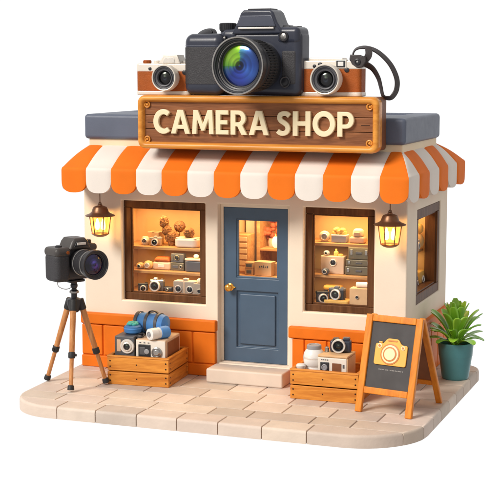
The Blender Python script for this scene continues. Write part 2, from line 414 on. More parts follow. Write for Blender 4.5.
def on_outline(p):
    p = Vector(p)
    for i in range(len(outline)):
        a, b = Vector(outline[i]), Vector(outline[(i + 1) % len(outline)]); e = b - a
        if e.length < 1e-6: continue
        t = (p - a).dot(e) / e.length_squared
        if -.01 <= t <= 1.01 and (p - a - e * t).length < 8e-3: return True
    return False
def offset_edges(P, ds):
    n = len(P); o_ = []
    for i in range(n):
        p0, p1, p2 = Vector(P[i - 1]), Vector(P[i]), Vector(P[(i + 1) % n]); d1, d2 = ds[i - 1], ds[i]
        e1 = (p1 - p0).normalized(); e2 = (p2 - p1).normalized(); n1 = Vector((-e1.y, e1.x)); n2 = Vector((-e2.y, e2.x)); cr = e1.x * e2.y - e1.y * e2.x
        if abs(cr) < .25: q = p1 + (n1 + n2).normalized() * (d1 + d2) / 2
        else:
            a = p1 + n1 * d1; b = p1 + n2 * d2; t = ((b.x - a.x) * e2.y - (b.y - a.y) * e2.x) / cr; q = a + e1 * t
        o_.append((q.x, q.y))
    return o_
rows = [-2.3]
for h in (.60, .31, .38, .36, .40, .37, .39, .38, .40, .37, .39, .6): rows.append(rows[-1] + h)
rnd = random.Random(11)
for k in range(len(rows) - 1):
    band = clip([(-4, rows[k]), (4, rows[k]), (4, rows[k + 1]), (-4, rows[k + 1])], outline)
    if len(band) < 3: continue
    xa, xb = min(p[0] for p in band), max(p[0] for p in band); cuts = [xa - .01]
    x = xa + (rnd.uniform(.25, .6) if k else .62)
    while x < xb - .30: cuts.append(x); x += rnd.choice((.36, .44, .52, .6, .68) if k else (.17, .38, .42, .46, .48))
    if k == 0: cuts = [c_ for c_ in cuts if c_ < xb - .55]
    cuts.append(xb + .01)
    for ci in range(len(cuts) - 1):
        q = [(cuts[ci], rows[k]), (cuts[ci + 1], rows[k]), (cuts[ci + 1], rows[k + 1]), (cuts[ci], rows[k + 1])]
        c = tidy(clip(q, outline))
        if len(c) < 3 or area(c) < .0015: continue
        t = rnd.choice((.80, .88, .93, .97, 1.0, 1.03, 1.06)); tone = (t * rnd.uniform(.99, 1.02), t, t * rnd.uniform(.97, 1.02))
        n = len(c); outer = [on_outline(((c[i][0] + c[(i + 1) % n][0]) / 2, (c[i][1] + c[(i + 1) % n][1]) / 2)) for i in range(n)]
        rings = [(.0, .006, -HB), (.0, .006, -.034), (.005, .006, -.016), (.013, .0075, -.005), (.028, .012, 0)]
        vs = []
        for oo, oi, z in rings: vs += [(px, py, z) for px, py in offset_edges(c, [oo if f_ else oi for f_ in outer])]
        fs = [tuple(range(n))[::-1], tuple((len(rings) - 1) * n + i for i in range(n))]
        for j in range(len(rings) - 1):
            for i in range(n): fs.append((j * n + i, j * n + (i + 1) % n, (j + 1) * n + (i + 1) % n, (j + 1) * n + i))
        mb.add(vs, fs, 'paver', tone=tone)
tag(mb.build('pavement', sharp=50), 'pale beige stone paver slab with rounded corners under the shop', 'pavement', kind='structure')

mb = MB(); mb.box(-.27, .665, -.36, -.055, .0, .165, 'step_stone', .022, 4)
tag(mb.build('doorstep'), 'low pale stone step in front of the blue door', 'step')

# ================================================================== the shop
shop = thing('shop_building', 'small cream camera shop with orange base and striped awning', 'building')
D = 2.03
W1 = (-1.50, -.42, .835, 2.04); W2 = (.79, 1.62, .835, 2.04); DO = (-.26, .615, .16, 2.04); SW = (.46, 1.65, .90, 2.0)
def solid(x, y, z):
    t = .13
    if y < t:
        for a, b, c, d in (W1, W2, DO):
            if a < x < b and c < z < d: return False
        return True
    if y > D - t: return True
    if x < -2 + t: return True
    if x > 2 - t: return not (SW[0] < y < SW[1] and SW[2] < z < SW[3])
    return False
mb = MB()
voxels(mb, [-2, -1.87, W1[0], W1[1], DO[0], DO[1], W2[0], W2[1], 1.87, 2], [0, .13, SW[0], SW[1], D - .13, D],
       sorted({0, .16, W1[2], SW[2], SW[3], W1[3], 2.53}), solid, 'stucco', .018, 3)
mb.build('wall', shop)
# fascia and roof slab
mb = MB()
voxels(mb, [-1.885, -1.80, 1.80, 1.945], [-.055, .1, 1.5, 1.60], [2.50, 2.772], lambda x, y, z: True, 'cream_trim', .012, 2)
mb.build('fascia', shop)
mb = MB()
# slab with a sunken roof well
voxels(mb, [-1.930, -1.70, 1.66, 1.985], [-.10, .80, 1.42, 1.62], [2.768, 2.97, 3.062],
       lambda x, y, z: not (z > 2.97 and -1.70 < x < 1.66 and .80 < y < 1.42), 'slab_paint', .045, 5)
mb.build('roof_slab', shop)
# wainscot
def wains_left(x0, x1):
    mb = MB(); mb.box(x0 + .01, x1 - .01, -.040, .02, .01, .52, 'orange_paint', .004)
    mb.box(x0, x1, -.075, .03, .53, .665, 'orange_paint', .018)
    n = 6; w_ = (x1 - x0) / n
    for i in range(n):
        mb.box(x0 + i * w_ + .008, x0 + (i + 1) * w_ - .008, -.060, 0, .150, .522, 'orange_paint', .016)
    n = 3; w_ = (x1 - x0) / n
    for i in range(n): mb.box(x0 + i * w_ + .004, x0 + (i + 1) * w_ - .004, -.066, 0, .0, .142, 'orange_paint', .014)
    mb.build('wainscot', shop)
wains_left(-2.03, -.268)
mb = MB(); x0, x1 = .672, 2.05
mb.box(x0 + .01, x1 - .01, -.040, .02, .01, .52, 'orange_paint', .004); mb.box(x0 - .04, x1 + .02, -.075, .03, .53, .665, 'orange_paint', .018)
xx = x0; ws = [.155, .27, .25, .27, .22, .213]
for w_ in ws: mb.box(xx + .006, xx + w_ - .006, -.060, 0, 0, .522, 'orange_paint', .014); xx += w_
mb.build('wainscot', shop)
mb = MB(); mb.box(1.98, 2.04, .02, D + .02, .01, .52, 'orange_paint', .004); mb.box(1.98, 2.07, .032, D + .06, .53, .665, 'orange_paint', .018)
for i in range(6): mb.box(1.99, 2.056, .01 + i * .34 + .005, .01 + (i + 1) * .34 - .005, 0, .522, 'orange_paint', .014)
mb.build('wainscot', shop)
mb = MB(); mb.box(-2.04, -1.98, .03, D + .02, .01, .6, 'orange_paint', .01); mb.box(-2.06, -1.98, .032, D + .06, .53, .665, 'orange_paint', .018)
mb.box(-2.0, 2.0, D - .02, D + .04, .01, .6, 'orange_paint', .01)
mb.build('wainscot', shop)

# ------------------------------------------------------------------ awning
mb = MB()
def awning(tA, tB, lA, lB, n, along, outw, first):
    # tops run tA..tB (coordinate along the wall), lips lA..lB; outw(t) gives outward position, point order along axis
    def P(s, o, z): return (s, o, z) if along == 'x' else (o, s, z)
    oT, oL = outw; zT, zL = 2.69, 2.445
    prof = []
    for i in range(9): t = i / 8; prof.append((t * .93, zT + (zL - zT) * t * .93 + .020 * math.sin(PI * t)))
    for i in range(1, 6):
        a = i / 5 * PI / 2; prof.append((.93 + .07 * math.sin(a), zL + .016 - .045 * (1 - math.cos(a))))
    zc = prof[-1][1]; zb = 2.165
    w_ = (lB - lA) / n; N = 16
    for k in range(n):
        a, b = lA + k * w_, lA + (k + 1) * w_
        cols = [(1 - math.cos(PI * i / N)) / 2 for i in range(N + 1)]
        vo = []; vi = []
        for (t, z) in prof + [(1, None)] * 7:
            pass
        rowsv = len(prof) + 8
        for ui, u in enumerate(cols):
            lo, hi = min(tA, tB), max(tA, tB)
            e = abs(2 * u - 1); bot = zb + .135 * (1 - (1 - e ** 2.6) ** (1 / 2.2))
            bulge = .014 * (1 - e ** 5)
            for r_ in range(rowsv):
                if r_ < len(prof): t, z = prof[r_]
                else: t = 1; z = zc + (bot - zc) * ((r_ - len(prof) + 1) / 8)
                sl = a + (b - a) * u; st = min(hi, max(lo, a)) + (min(hi, max(lo, b)) - min(hi, max(lo, a))) * u
                s_ = st + (sl - st) * t; o_ = oT + (oL - oT) * t; sg = 1 if oL > oT else -1
                vo.append(P(s_, o_ + sg * bulge * (.3 + .7 * t), z + bulge * (1 - t) * .6)); vi.append(P(s_, o_ - sg * .040, z - .03 * (1 - t)))
        nv = (N + 1) * rowsv; fs = []
        idx = lambda i, r_: i * rowsv + r_
        for i in range(N):
            for r_ in range(rowsv - 1):
                q = (idx(i, r_), idx(i + 1, r_), idx(i + 1, r_ + 1), idx(i, r_ + 1)); fs.append(q); fs.append(tuple(nv + x for x in q[::-1]))
            fs.append((idx(i, rowsv - 1), idx(i + 1, rowsv - 1), nv + idx(i + 1, rowsv - 1), nv + idx(i, rowsv - 1)))
            fs.append((idx(i, 0), nv + idx(i, 0), nv + idx(i + 1, 0), idx(i + 1, 0)))
        for i in (0, N):
            for r_ in range(rowsv - 1): fs.append((idx(i, r_), idx(i, r_ + 1), nv + idx(i, r_ + 1), nv + idx(i, r_)))
        mb.add(vo + vi, fs, 'awning_orange' if (k + first) % 2 == 0 else 'awning_white')
LX0, LX1, TX0, TX1, FY, TY, BY, TBY = -2.025, 2.13, -1.885, 1.93, -.5, -.04, 2.42, 1.64
awning(TX0, TX1, LX0, LX1, 13, 'x', (TY, FY), 0)
awning(TY, TBY, FY, BY, 6, 'y', (TX1, LX1), 1)
awning(TY, TBY, FY, BY, 6, 'y', (TX0, LX0), 1)
awning(TX0, TX1, LX0, LX1, 13, 'x', (TBY, BY), 0)
mb.build('awning', shop, sharp=50, wn=False, label='orange and white striped awning with scalloped edge')

# ------------------------------------------------------------------ windows with lit display cases
def window(x0, x1, z0, z1, fw, shelves, bx0, bx1, T=None, depth=.56, kind='window', y0=.072, y1=.125, gain=1.0):
    fr = MB()
    if T: fr.T = T
    ys_ = max(.132, y1 + .004)
    for a, b, c, d in ((x0, x1, z0, z0 + fw), (x0, x1, z1 - fw, z1)): fr.box(a, b, y0, y1, c, d, 'frame_brown', .010)
    for a, b in ((x0, x0 + fw), (x1 - fw, x1)): fr.box(a, b, y0, y1, z0 + fw + .001, z1 - fw - .001, 'frame_brown', .010)
    # inner bead
    i0, i1, k0, k1 = x0 + fw, x1 - fw, z0 + fw, z1 - fw; q = .018
    for a, b, c, d in ((i0, i1, k0, k0 + q), (i0, i1, k1 - q, k1), (i0, i0 + q, k0 + q, k1 - q), (i1 - q, i1, k0 + q, k1 - q)):
        fr.box(a, b, y0 + .02, y1 - .004, c, d, 'frame_brown', .004)
    f = fr.build(kind + '_frame', shop)
    g = MB()
    if T: g.T = T
    g.add([(i0 + .01, y1 - .022, k0 + .01), (i1 - .01, y1 - .022, k0 + .01), (i1 - .01, y1 - .022, k1 - .01), (i0 + .01, y1 - .022, k1 - .01)], [(0, 1, 2, 3)], 'window_glass')
    g.build('window_glass', f, wn=False)
    c = MB()
    if T: c.T = T
    yb = .13 + depth; zc0, zc1 = z0 + .02, z1 - .01
    c.box(bx0, bx1, yb, yb + .03, zc0, zc1, 'case_wall', .003)
    c.box(bx0 - .02, bx0, ys_, yb + .03, zc0, zc1, 'case_wall', .003); c.box(bx1, bx1 + .02, ys_, yb + .03, zc0, zc1, 'case_wall', .003)
    c.box(bx0 - .02, bx1 + .02, ys_, yb + .03, zc1, zc1 + .02, 'case_wall', .003); c.box(bx0 - .02, bx1 + .02, ys_, yb + .03, zc0 - .02, zc0 + .045, 'case_wood', .006)
    for lx in ((bx0 * .75 + bx1 * .25), (bx0 * .25 + bx1 * .75)):
        c.lathe([(.05, 0), (.05, .02), (.038, .024)], 'case_lamp', 16, c=(lx, .13 + depth * .55, zc1 - .024))
    cs = c.build('display_case', f)
    for zs in shelves:
        s_ = MB()
        if T: s_.T = T
        s_.box(bx0 + .001, bx1 - .001, max(.20, ys_ + .002), yb - .001, zs - .035, zs, 'case_wood', .008); s_.build('shelf', f)
    # warm display lamp strip under the case top and under each shelf
    tops = [zc1 - .03] + [z - .04 for z in shelves]
    for i, zt in enumerate(tops):
        l = bpy.data.lights.new('display_lamp', 'AREA'); l.shape = 'RECTANGLE'; l.size = (bx1 - bx0) * .8; l.size_y = .12
        l.energy = (9.5 if i == 0 else 4.2) * (bx1 - bx0) * gain; l.color = (1, .68, .32)
        o = bpy.data.objects.new('display_lamp', l); col.objects.link(o)
        m_ = (T or Matrix.Identity(4)) @ Matrix.Translation(((bx0 + bx1) / 2, .30 if i == 0 else .26, zt)) @ Matrix.Rotation(R(-14 if i == 0 else -10), 4, 'X')
        o.matrix_world = m_
    return f
window(W1[0], W1[1], W1[2], W1[3], .086, [1.470, 1.177], -1.62, -.33)
window(W2[0], W2[1], W2[2], W2[3], .082, [1.615, 1.245], .70, 1.62, depth=.50)
# side window: local x runs along +Y, local y into the wall (-X)
TS = Matrix(((0, -1, 0, 2.0), (1, 0, 0, 0), (0, 0, 1, 0), (0, 0, 0, 1)))
window(SW[0], SW[1], SW[2], SW[3], .11, [1.42], .72, 1.60, T=TS, depth=.42, y0=.012, y1=.165, gain=.55)

# ------------------------------------------------------------------ door
x0, x1, z0, z1 = -.225, .572, .17, 2.0
fr = MB()
fr.box(DO[0] + .002, x0, .085, .13, z0, DO[3] - .001, 'stucco', .004); fr.box(x1, DO[1] - .002, .085, .13, z0, DO[3] - .001, 'stucco', .004)
fr.box(x0 - .001, x1 + .001, .085, .14, z1, DO[3] + .01, 'stucco', .004); fr.box(DO[0] - .02, x0, .14, .16, z0, 2.06, 'stucco', .002); fr.box(x1, DO[1] + .02, .14, .16, z0, 2.06, 'stucco', .002); fr.box(DO[0], DO[1], .06, .17, .13, .169, 'step_stone', .003)
fr.build('door_frame', shop)
dr = MB()
gx0, gx1, gz0, gz1 = -.065, .45, 1.17, 1.865
def ring(mb, a, b, c, d, A, B, C_, D_, y0, y1, m, bev):
    mb.box(a, b, y0, y1, c, C_, m, bev); mb.box(a, b, y0, y1, D_, d, m, bev); mb.box(a, A, y0, y1, C_, D_, m, bev); mb.box(B, b, y0, y1, C_, D_, m, bev)
voxels(dr, [x0, gx0, gx1, x1], [.10, .128, .155], [z0, .345, 1.015, gz0, gz1, z1],
       lambda x, y, z: not (gx0 < x < gx1 and gz0 < z < gz1) and not (gx0 < x < gx1 and .345 < z < 1.015 and y < .128), 'door_blue', .010, 3)
door = dr.build('door', shop)
p = MB(); p.box(gx0 + .035, gx1 - .035, .106, .135, .38, .98, 'door_blue', .022, 3); p.build('door_panel', door)
p = MB(); ring(p, gx0 - .004, gx1 + .004, gz0 - .004, gz1 + .004, gx0 + .02, gx1 - .02, gz0 + .02, gz1 - .02, .112, .150, 'door_blue', .006); p.build('glazing_bead', door)
p = MB(); p.add([(gx0, .135, gz0), (gx1, .135, gz0), (gx1, .135, gz1), (gx0, .135, gz1)], [(0, 1, 2, 3)], 'window_glass'); p.build('window_glass', door, wn=False)
p = MB(); c = (-.142, .10, 1.055)
p.lathe([(.045, 0), (.045, .008), (.036, .014), (.016, .018), (.014, .045), (.030, .052), (.043, .066), (.044, .080), (.034, .094), (.014, .100), (0, .101)], 'brass', 28, axis='-y', c=c)
p.box(-.13, -.075, .085, .1, 1.045, 1.062, 'brass', .006)
p.build('handle', door)
# shop interior behind the door
c = MB(); a, b = -.30, .68
c.box(a, b, 1.25, 1.28, .15, 2.05, 'case_wall', .003); c.box(a - .02, a, .16, 1.28, .15, 2.05, 'case_wall', .003); c.box(b, b + .02, .16, 1.28, .15, 2.05, 'case_wall', .003)
c.box(a - .02, b + .02, .16, 1.28, 2.05, 2.07, 'case_wall', .003); c.box(a - .02, b + .02, .16, 1.28, .10, .15, 'case_wood', .003)
c.box(-.27, -.155, .95, 1.2, .15, 2.05, 'cream_trim', .01)
c.box(-.075, -.032, .80, 1.2, .15, 2.05, 'case_wood', .006)
c.build('interior', shop)
c = MB(); c.box(-.03, .675, .80, 1.2, 1.40, 1.43, 'case_wood', .006); c.build('shelf', shop)
c = MB(); c.box(-.29, .675, .40, 1.2, 1.10, 1.14, 'case_wood', .006)
c.build('shelf', shop)
l = bpy.data.lights.new('shop_lamp', 'AREA'); l.size = .5; l.energy = 24; l.color = (1, .72, .38)
o = bpy.data.objects.new('shop_lamp', l); col.objects.link(o); o.location = (.2, .55, 2.03); o.rotation_euler = (R(12), 0, 0)

# ================================================================== hanging lanterns
def lantern(loc, label):
    t = thing('hanging_lantern', label, 'lantern', loc, group='lanterns hanging under the awning')
    b = MB(); b.tube([(0, 0, .0), (0, 0, .10), (0, 0, .47)], .006, 'bronze', 8); b.build('rod', t)
    b = MB()
    b.tube([(.016 * math.cos(a), 0, .012 + .018 * math.sin(a)) for a in [i * PI / 8 for i in range(16)]], .0055, 'bronze', 8, closed=True)
    b.lathe([(.175, -.135), (.178, -.128), (.160, -.118), (.125, -.105), (.102, -.085), (.090, -.05), (.078, -.028), (.050, -.016), (.030, -.012), (.028, .0), (.014, .006), (.012, .012), (0, .014)], 'bronze', 36)
    b.build('cap', t)
    b = MB()
    b.lathe([(0, -.385), (.035, -.383), (.07, -.372), (.10, -.352), (.106, -.343), (.098, -.338), (.085, -.338)], 'bronze_light', 32, caps=False)
    for k in range(6):
        a = k * PI / 3 + .25; b.tube([(.098 * math.cos(a), .098 * math.sin(a), -.340), (.128 * math.cos(a), .128 * math.sin(a), -.128)], .0065, 'bronze_light', 8)
    b.build('cage', t)
    b = MB(); b.lathe([(.088, -.336), (.118, -.130)], 'lantern_glass', 32, caps=False); b.build('glass', t)
    for s in (-1, 1):
        b = MB(); b.lathe([(0, -.30), (.014, -.297), (.024, -.28), (.027, -.255), (.022, -.215), (.010, -.175), (0, -.16)], 'bulb', 16, c=(s * .038, 0, 0)); b.build('bulb', t)
    l = bpy.data.lights.new('lantern_lamp', 'POINT'); l.energy = 8; l.color = (1, .58, .22); l.shadow_soft_size = .05
    o = bpy.data.objects.new('lantern_lamp', l); col.objects.link(o); o.parent = t; o.location = (0, 0, -.24)
    return t
lantern((-1.655, -.25, 2.005), 'lit bronze lantern hanging above the tripod camera, left of the wide window')
lantern((1.865, -.25, 2.04), 'lit bronze lantern hanging at the shop corner above the chalkboard sign')

# ================================================================== shop sign
SX0, SX1, SZ0, SZ1, SF, SBk = -1.045, 1.79, 2.695, 3.300, -.50, -.10
sign = thing('shop_sign', 'wooden CAMERA SHOP sign with honey coloured frame above the awning', 'sign', (0, 0, 0))
b = MB(); b.prism(rrect(SX0 + .03, SX1 - .02, SZ0 + .02, SZ1 - .004, .03), -.40, SBk - .004, 'sign_back', .01); b.build('backing', sign)
def frame_ring(outer, inner, prof, m):
    # ring between two outlines with equal point counts; prof = (mix, y)
    n = len(outer); vs = []; fs = []
    for k, y in prof:
        for i in range(n): vs.append((outer[i][0] * (1 - k) + inner[i][0] * k, y, outer[i][1] * (1 - k) + inner[i][1] * k))
    for j in range(len(prof) - 1):
        for i in range(n): fs.append((j * n + i, j * n + (i + 1) % n, (j + 1) * n + (i + 1) % n, (j + 1) * n + i))
    return MB().add(vs, fs, m)
fwid = .078
b = frame_ring(rrect(SX0, SX1, SZ0, SZ1, .085, 8), rrect(SX0 + fwid, SX1 - fwid, SZ0 + fwid, SZ1 - fwid, .03, 8),
               [(0.06, -.34), (0, -.36), (0, -.462), (.05, -.482), (.16, -.497), (.35, -.505), (.62, -.503), (.80, -.492), (.90, -.474), (1.0, -.452), (1.0, -.41)], 'sign_frame')
b.box(SX0 + .03, SX1 - .03, -.42, -.345, SZ0 + .03, SZ1 - .03, 'sign_back', .004)
b.build('frame', sign, sharp=60, wn=False)
b = MB(); zz = SZ0 + fwid - .01; ph = (SZ1 - SZ0 - 2 * fwid + .02) / 3
for i in range(3): b.box(SX0 + fwid - .01, SX1 - fwid + .01, -.448, -.425, zz + i * ph + .003, zz + (i + 1) * ph - .003, 'sign_plank', .006)
for x_, s in ((SX0 + fwid + .03, 1), (SX1 - fwid - .03, -1)):
    b.box(min(x_, x_ + s * .10), max(x_, x_ + s * .10), -.4515, -.448, 2.990, 2.997, 'bolt', .001)
b.build('board', sign)
for sx in (0, 1):
    for sz in (0, 1):
        b = MB(); cx = SX0 + fwid + .008 if sx == 0 else SX1 - fwid - .008; cz = SZ0 + fwid + .008 if sz == 0 else SZ1 - fwid - .008
        dx, dz = (1 if sx == 0 else -1), (1 if sz == 0 else -1)
        cx += dx * .022; cz += dz * .022
        b.tube([(cx + dx * r_ * math.cos(a), -.462, cz + dz * r_ * math.sin(a)) for a, r_ in [(R(-100 + 24 * i), .037 - .0009 * i) for i in range(15)]], .009, 'sign_frame', 8)
        b.lathe([(.018, 0), (.018, .012), (.012, .02), (0, .022)], 'sign_frame', 16, axis='-y', c=(cx, -.445, cz)); b.build('corner_scroll', sign)

# lettering
def smooth(pts, n=8):
    P = [Vector(p) for p in pts]; out_ = []
    for i in range(len(P) - 1):
        p0, p1, p2, p3 = P[max(i - 1, 0)], P[i], P[i + 1], P[min(i + 2, len(P) - 1)]
        for k in range(n):
            t = k / n; out_.append(.5 * ((2 * p1) + (p2 - p0) * t + (2 * p0 - 5 * p1 + 4 * p2 - p3) * t * t + (3 * p1 - p0 - 3 * p2 + p3) * t ** 3))
    out_.append(P[-1]); return out_
def ell(cx, cz, rx, rz, a0, a1, n=18): return [(cx + rx * math.cos(R(a0 + (a1 - a0) * i / n)), cz + rz * math.sin(R(a0 + (a1 - a0) * i / n))) for i in range(n + 1)]
SWT = .225
def stroke(pts, w_):
    P = smooth([(x, z, 0) for x, z in pts], 8); L_, R_ = [], []
    for i, p in enumerate(P):
        t = (P[min(i + 1, len(P) - 1)] - P[max(i - 1, 0)]).normalized(); n = Vector((-t.y, t.x, 0)) * w_ / 2; L_.append((p.x + n.x, p.y + n.y)); R_.append((p.x - n.x, p.y - n.y))
    return L_ + R_[::-1]
bowl = lambda x, zb_, zt_, w_, r: [(0, zb_)] 
GL = {
 'C': (.72, [ell(.46, .5, .46, .52, 48, 312, 28) + ell(.48, .5, .23, .29, 312, 48, 24)]),
 'A': (.88, [[(0, 0), (.235, 0), (.295, .20), (.585, .20), (.645, 0), (.88, 0), (.575, 1), (.305, 1)], [(.35, .38), (.44, .72), (.53, .38)]]),
 'M': (.98, [[(0, 0), (.06, 1), (.28, 1), (.49, .46), (.70, 1), (.92, 1), (.98, 0), (.765, 0), (.735, .58), (.565, .14), (.415, .14), (.245, .58), (.215, 0)]]),
 'E': (.58, [[(0, 0), (.58, 0), (.58, .19), (SWT, .19), (SWT, .41), (.53, .41), (.53, .595), (SWT, .595), (SWT, .81), (.57, .81), (.57, 1), (0, 1)]]),
 'R': (.72, [[(0, 0), (SWT, 0), (SWT, .34), (.30, .34), (.475, 0), (.74, 0), (.535, .385)] + ell(.36, .68, .32, .32, -50, 90, 14) + [(0, 1)], [(SWT, .52), (SWT, .82)] + ell(.34, .67, .125, .15, 90, -90, 10)]),
 'S': (.62, [stroke([(.555, .80), (.46, .875), (.33, .90), (.18, .85), (.13, .73), (.19, .61), (.33, .52), (.45, .42), (.49, .28), (.43, .15), (.28, .095), (.15, .12), (.045, .20)], .21)]),
 'H': (.76, [[(0, 0), (SWT, 0), (SWT, .405), (.76 - SWT, .405), (.76 - SWT, 0), (.76, 0), (.76, 1), (.76 - SWT, 1), (.76 - SWT, .60), (SWT, .60), (SWT, 1), (0, 1)]]),
 'O': (.96, [ell(.48, .5, .48, .52, 0, 350, 35), ell(.48, .5, .25, .29, 350, 0, 30)]),
 'P': (.70, [[(0, 0), (SWT, 0), (SWT, .32), (.37, .32)] + ell(.37, .66, .33, .34, -80, 90, 16) + [(0, 1)], [(SWT, .50), (SWT, .82)] + ell(.35, .66, .125, .16, 90, -90, 10)]),
}
def lettering(txt, parent, x0, x1, z0, z1, yb, m):
    wid = sum(GL[c][0] + .075 if c != ' ' else .24 for c in txt) - .075; kx = (x1 - x0) / wid; kz = z1 - z0; x = 0
    for ch in txt:
        if ch == ' ': x += .24; continue
        cu = bpy.data.curves.new('letter', 'CURVE'); cu.dimensions = '2D'; cu.fill_mode = 'BOTH'; cu.extrude = .014; cu.bevel_depth = .008; cu.bevel_resolution = 3; cu.offset = -.0095
        for pl in GL[ch][1]:
            sp = cu.splines.new('POLY'); sp.points.add(len(pl) - 1); sp.use_cyclic_u = True
            for i, (a, b_) in enumerate(pl): sp.points[i].co = ((x + a) * kx + x0, b_ * kz + z0, 0, 1)
        x += GL[ch][0] + .075
        tmp = bpy.data.objects.new('tmp', cu); col.objects.link(tmp); bpy.context.view_layer.update()
        me = bpy.data.meshes.new_from_object(tmp); bpy.data.objects.remove(tmp)
        for v in me.vertices: v.co = Vector((v.co.x, yb - v.co.z, v.co.y))
        me.materials.clear(); me.materials.append(M[m])
        bm = bmesh.new(); bm.from_mesh(me); bmesh.ops.remove_doubles(bm, verts=bm.verts[:], dist=1e-5); bmesh.ops.recalc_face_normals(bm, faces=bm.faces[:])
        for f in bm.faces: f.smooth = True; f.material_index = 0
        for e in bm.edges:
            if len(e.link_faces) == 2 and e.calc_face_angle(0) > R(40): e.smooth = False
        bm.to_mesh(me); bm.free()
        o = bpy.data.objects.new('letter', me); col.objects.link(o); o.parent = parent
        w_ = o.modifiers.new('wn', 'WEIGHTED_NORMAL'); w_.keep_sharp = True
lettering('CAMERA SHOP', sign, -.850, 1.515, 2.868, 3.140, -.470, 'letter_cream')

# ================================================================== cameras on the sign
def lens_parts(t, c, R0, L, ring, barrel, glass, groove=3, name='lens', tip='steel'):
    # barrel towards -y from c, R0 outer radius, L length
    b = MB(); pr = [(R0 * .86, 0), (R0 * .86, L * .15)]
    h = L * .15; seg_h = L * .6 / groove
    for i in range(groove): pr += [(R0 * .90, h + .006), (R0 * .90, h + seg_h * .55), (R0 * .86, h + seg_h * .62), (R0 * .86, h + seg_h * .92)]; h += seg_h
    pr += [(R0 * .96, L * .78), (R0, L * .84), (R0, L * .97), (R0 * .985, L)]
    D_ = min(L, R0 * 1.1)
    b.lathe(pr + [(R0 * .95, L), (R0 * .93, L - D_ * .03), (R0 * .89, L - D_ * .035), (R0 * .88, L - D_ * .09), (R0 * .84, L - D_ * .10), (R0 * .83, L - D_ * .16), (R0 * .78, L - D_ * .18), (R0 * .76, L - D_ * .24), (R0 * .70, L - D_ * .25)], barrel, 56, axis='-y', c=c, caps=False)
    o = b.build(name, t, sharp=30)
    b = MB(); b.lathe([(R0 * .985, L * .985), (R0 * 1.004, L), (R0 * .99, L + R0 * .012), (R0 * .965, L + R0 * .012), (R0 * .95, L)], ring, 56, axis='-y', c=c, caps=False); b.build('ring', o)
    b = MB(); b.lathe([(R0 * .835, L - D_ * .155), (R0 * .825, L - D_ * .145), (R0 * .812, L - D_ * .155)], 'dark_metal' if ring == 'dark_metal' else 'steel', 56, axis='-y', c=c, caps=False); b.build('ring', o)
    gb = L - D_ * .27; gr_ = R0 * .74
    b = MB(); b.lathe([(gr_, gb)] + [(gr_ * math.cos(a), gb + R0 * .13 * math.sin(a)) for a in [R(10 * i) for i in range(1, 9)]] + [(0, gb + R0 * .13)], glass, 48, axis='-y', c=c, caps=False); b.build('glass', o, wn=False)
    return o
# --- the big camera
dc = thing('dslr_camera', 'huge dark blue-grey camera with green and blue lens on top of the sign', 'camera', (.23, -.28, 3.300), R(-7))
def loc2(mb): mb.T = Matrix.Translation((-.23, .28, -3.300)); return mb
b = loc2(MB()); b.box(-.10, .925, -.42, -.12, 3.302, 4.015, 'dslr_body', .075, 5)
b.box(.64, .915, -.435, -.13, 3.86, 4.05, 'dslr_body', .06, 5)
b.build('body', dc)
b = loc2(MB()); b.box(-.478, .02, -.53, -.125, 3.302, 3.985, 'dslr_body', .10, 8); b.build('grip_shell', dc)
b = loc2(MB()); b.prism(rrect(-.484, .018, -.536, -.12, .108, 8), 3.425, 3.835, 'dslr_grip', .006, plane='xy'); b.build('grip', dc)
b = loc2(MB()); b.prism(rrect(-.482, .018, -.534, -.12, .106, 8), 3.845, 3.857, 'dslr_edge', .004, plane='xy'); b.build('trim_line', dc)
b = loc2(MB()); b.box(-.04, .16, -.44, -.14, 3.9, 4.03, 'dslr_body', .06, 5); b.build('shoulder', dc)
b = loc2(MB()); b.box(.70, .88, -.428, -.2, 3.42, 3.80, 'dslr_grip', .03, 4); b.build('rubber_pad', dc)
b = loc2(MB())
b.prism([(.09, 3.97), (.745, 3.97), (.655, 4.10), (.61, 4.205), (.575, 4.235), (.245, 4.235), (.21, 4.205), (.165, 4.10)], -.445, -.15, 'dslr_body', .028, 4)
b.build('prism_housing', dc)
b = loc2(MB()); b.prism([(.175, 4.055), (.65, 4.055), (.60, 4.175), (.225, 4.175)], -.468, -.43, 'dslr_edge', .010, 3); b.box(.20, .63, -.474, -.45, 4.028, 4.048, 'chrome', .004); b.build('flash_cover', dc)
b = loc2(MB()); b.box(.27, .55, -.38, -.2, 4.232, 4.252, 'dark_metal', .006); b.build('hot_shoe', dc)
b = loc2(MB()); b.lathe([(.085, 0), (.085, .012), (.076, .02), (.092, .02), (.095, .028), (.095, .10), (.088, .108), (0, .110)], 'black_plastic', 32, c=(-.03, -.28, 3.995))
for k in range(28):
    a = 2 * PI * k / 28; b.box(-.004, .004, -.0985, -.092, .035, .098, 'black_plastic', .002, 1, T=Matrix.Translation((-.03, -.28, 3.995)) @ Matrix.Rotation(a, 4, 'Z'))
b.build('mode_dial', dc)
b = loc2(MB()); TB = Matrix.Translation((-.235, -.415, 3.962)) @ Matrix.Rotation(R(38), 4, 'X')
b.lathe([(.125, -.02), (.125, .008), (.112, .018), (.085, .020), (.080, .012), (.075, .030), (.06, .038), (0, .040)], 'black_plastic', 36, T=TB); b.build('shutter_button', dc)
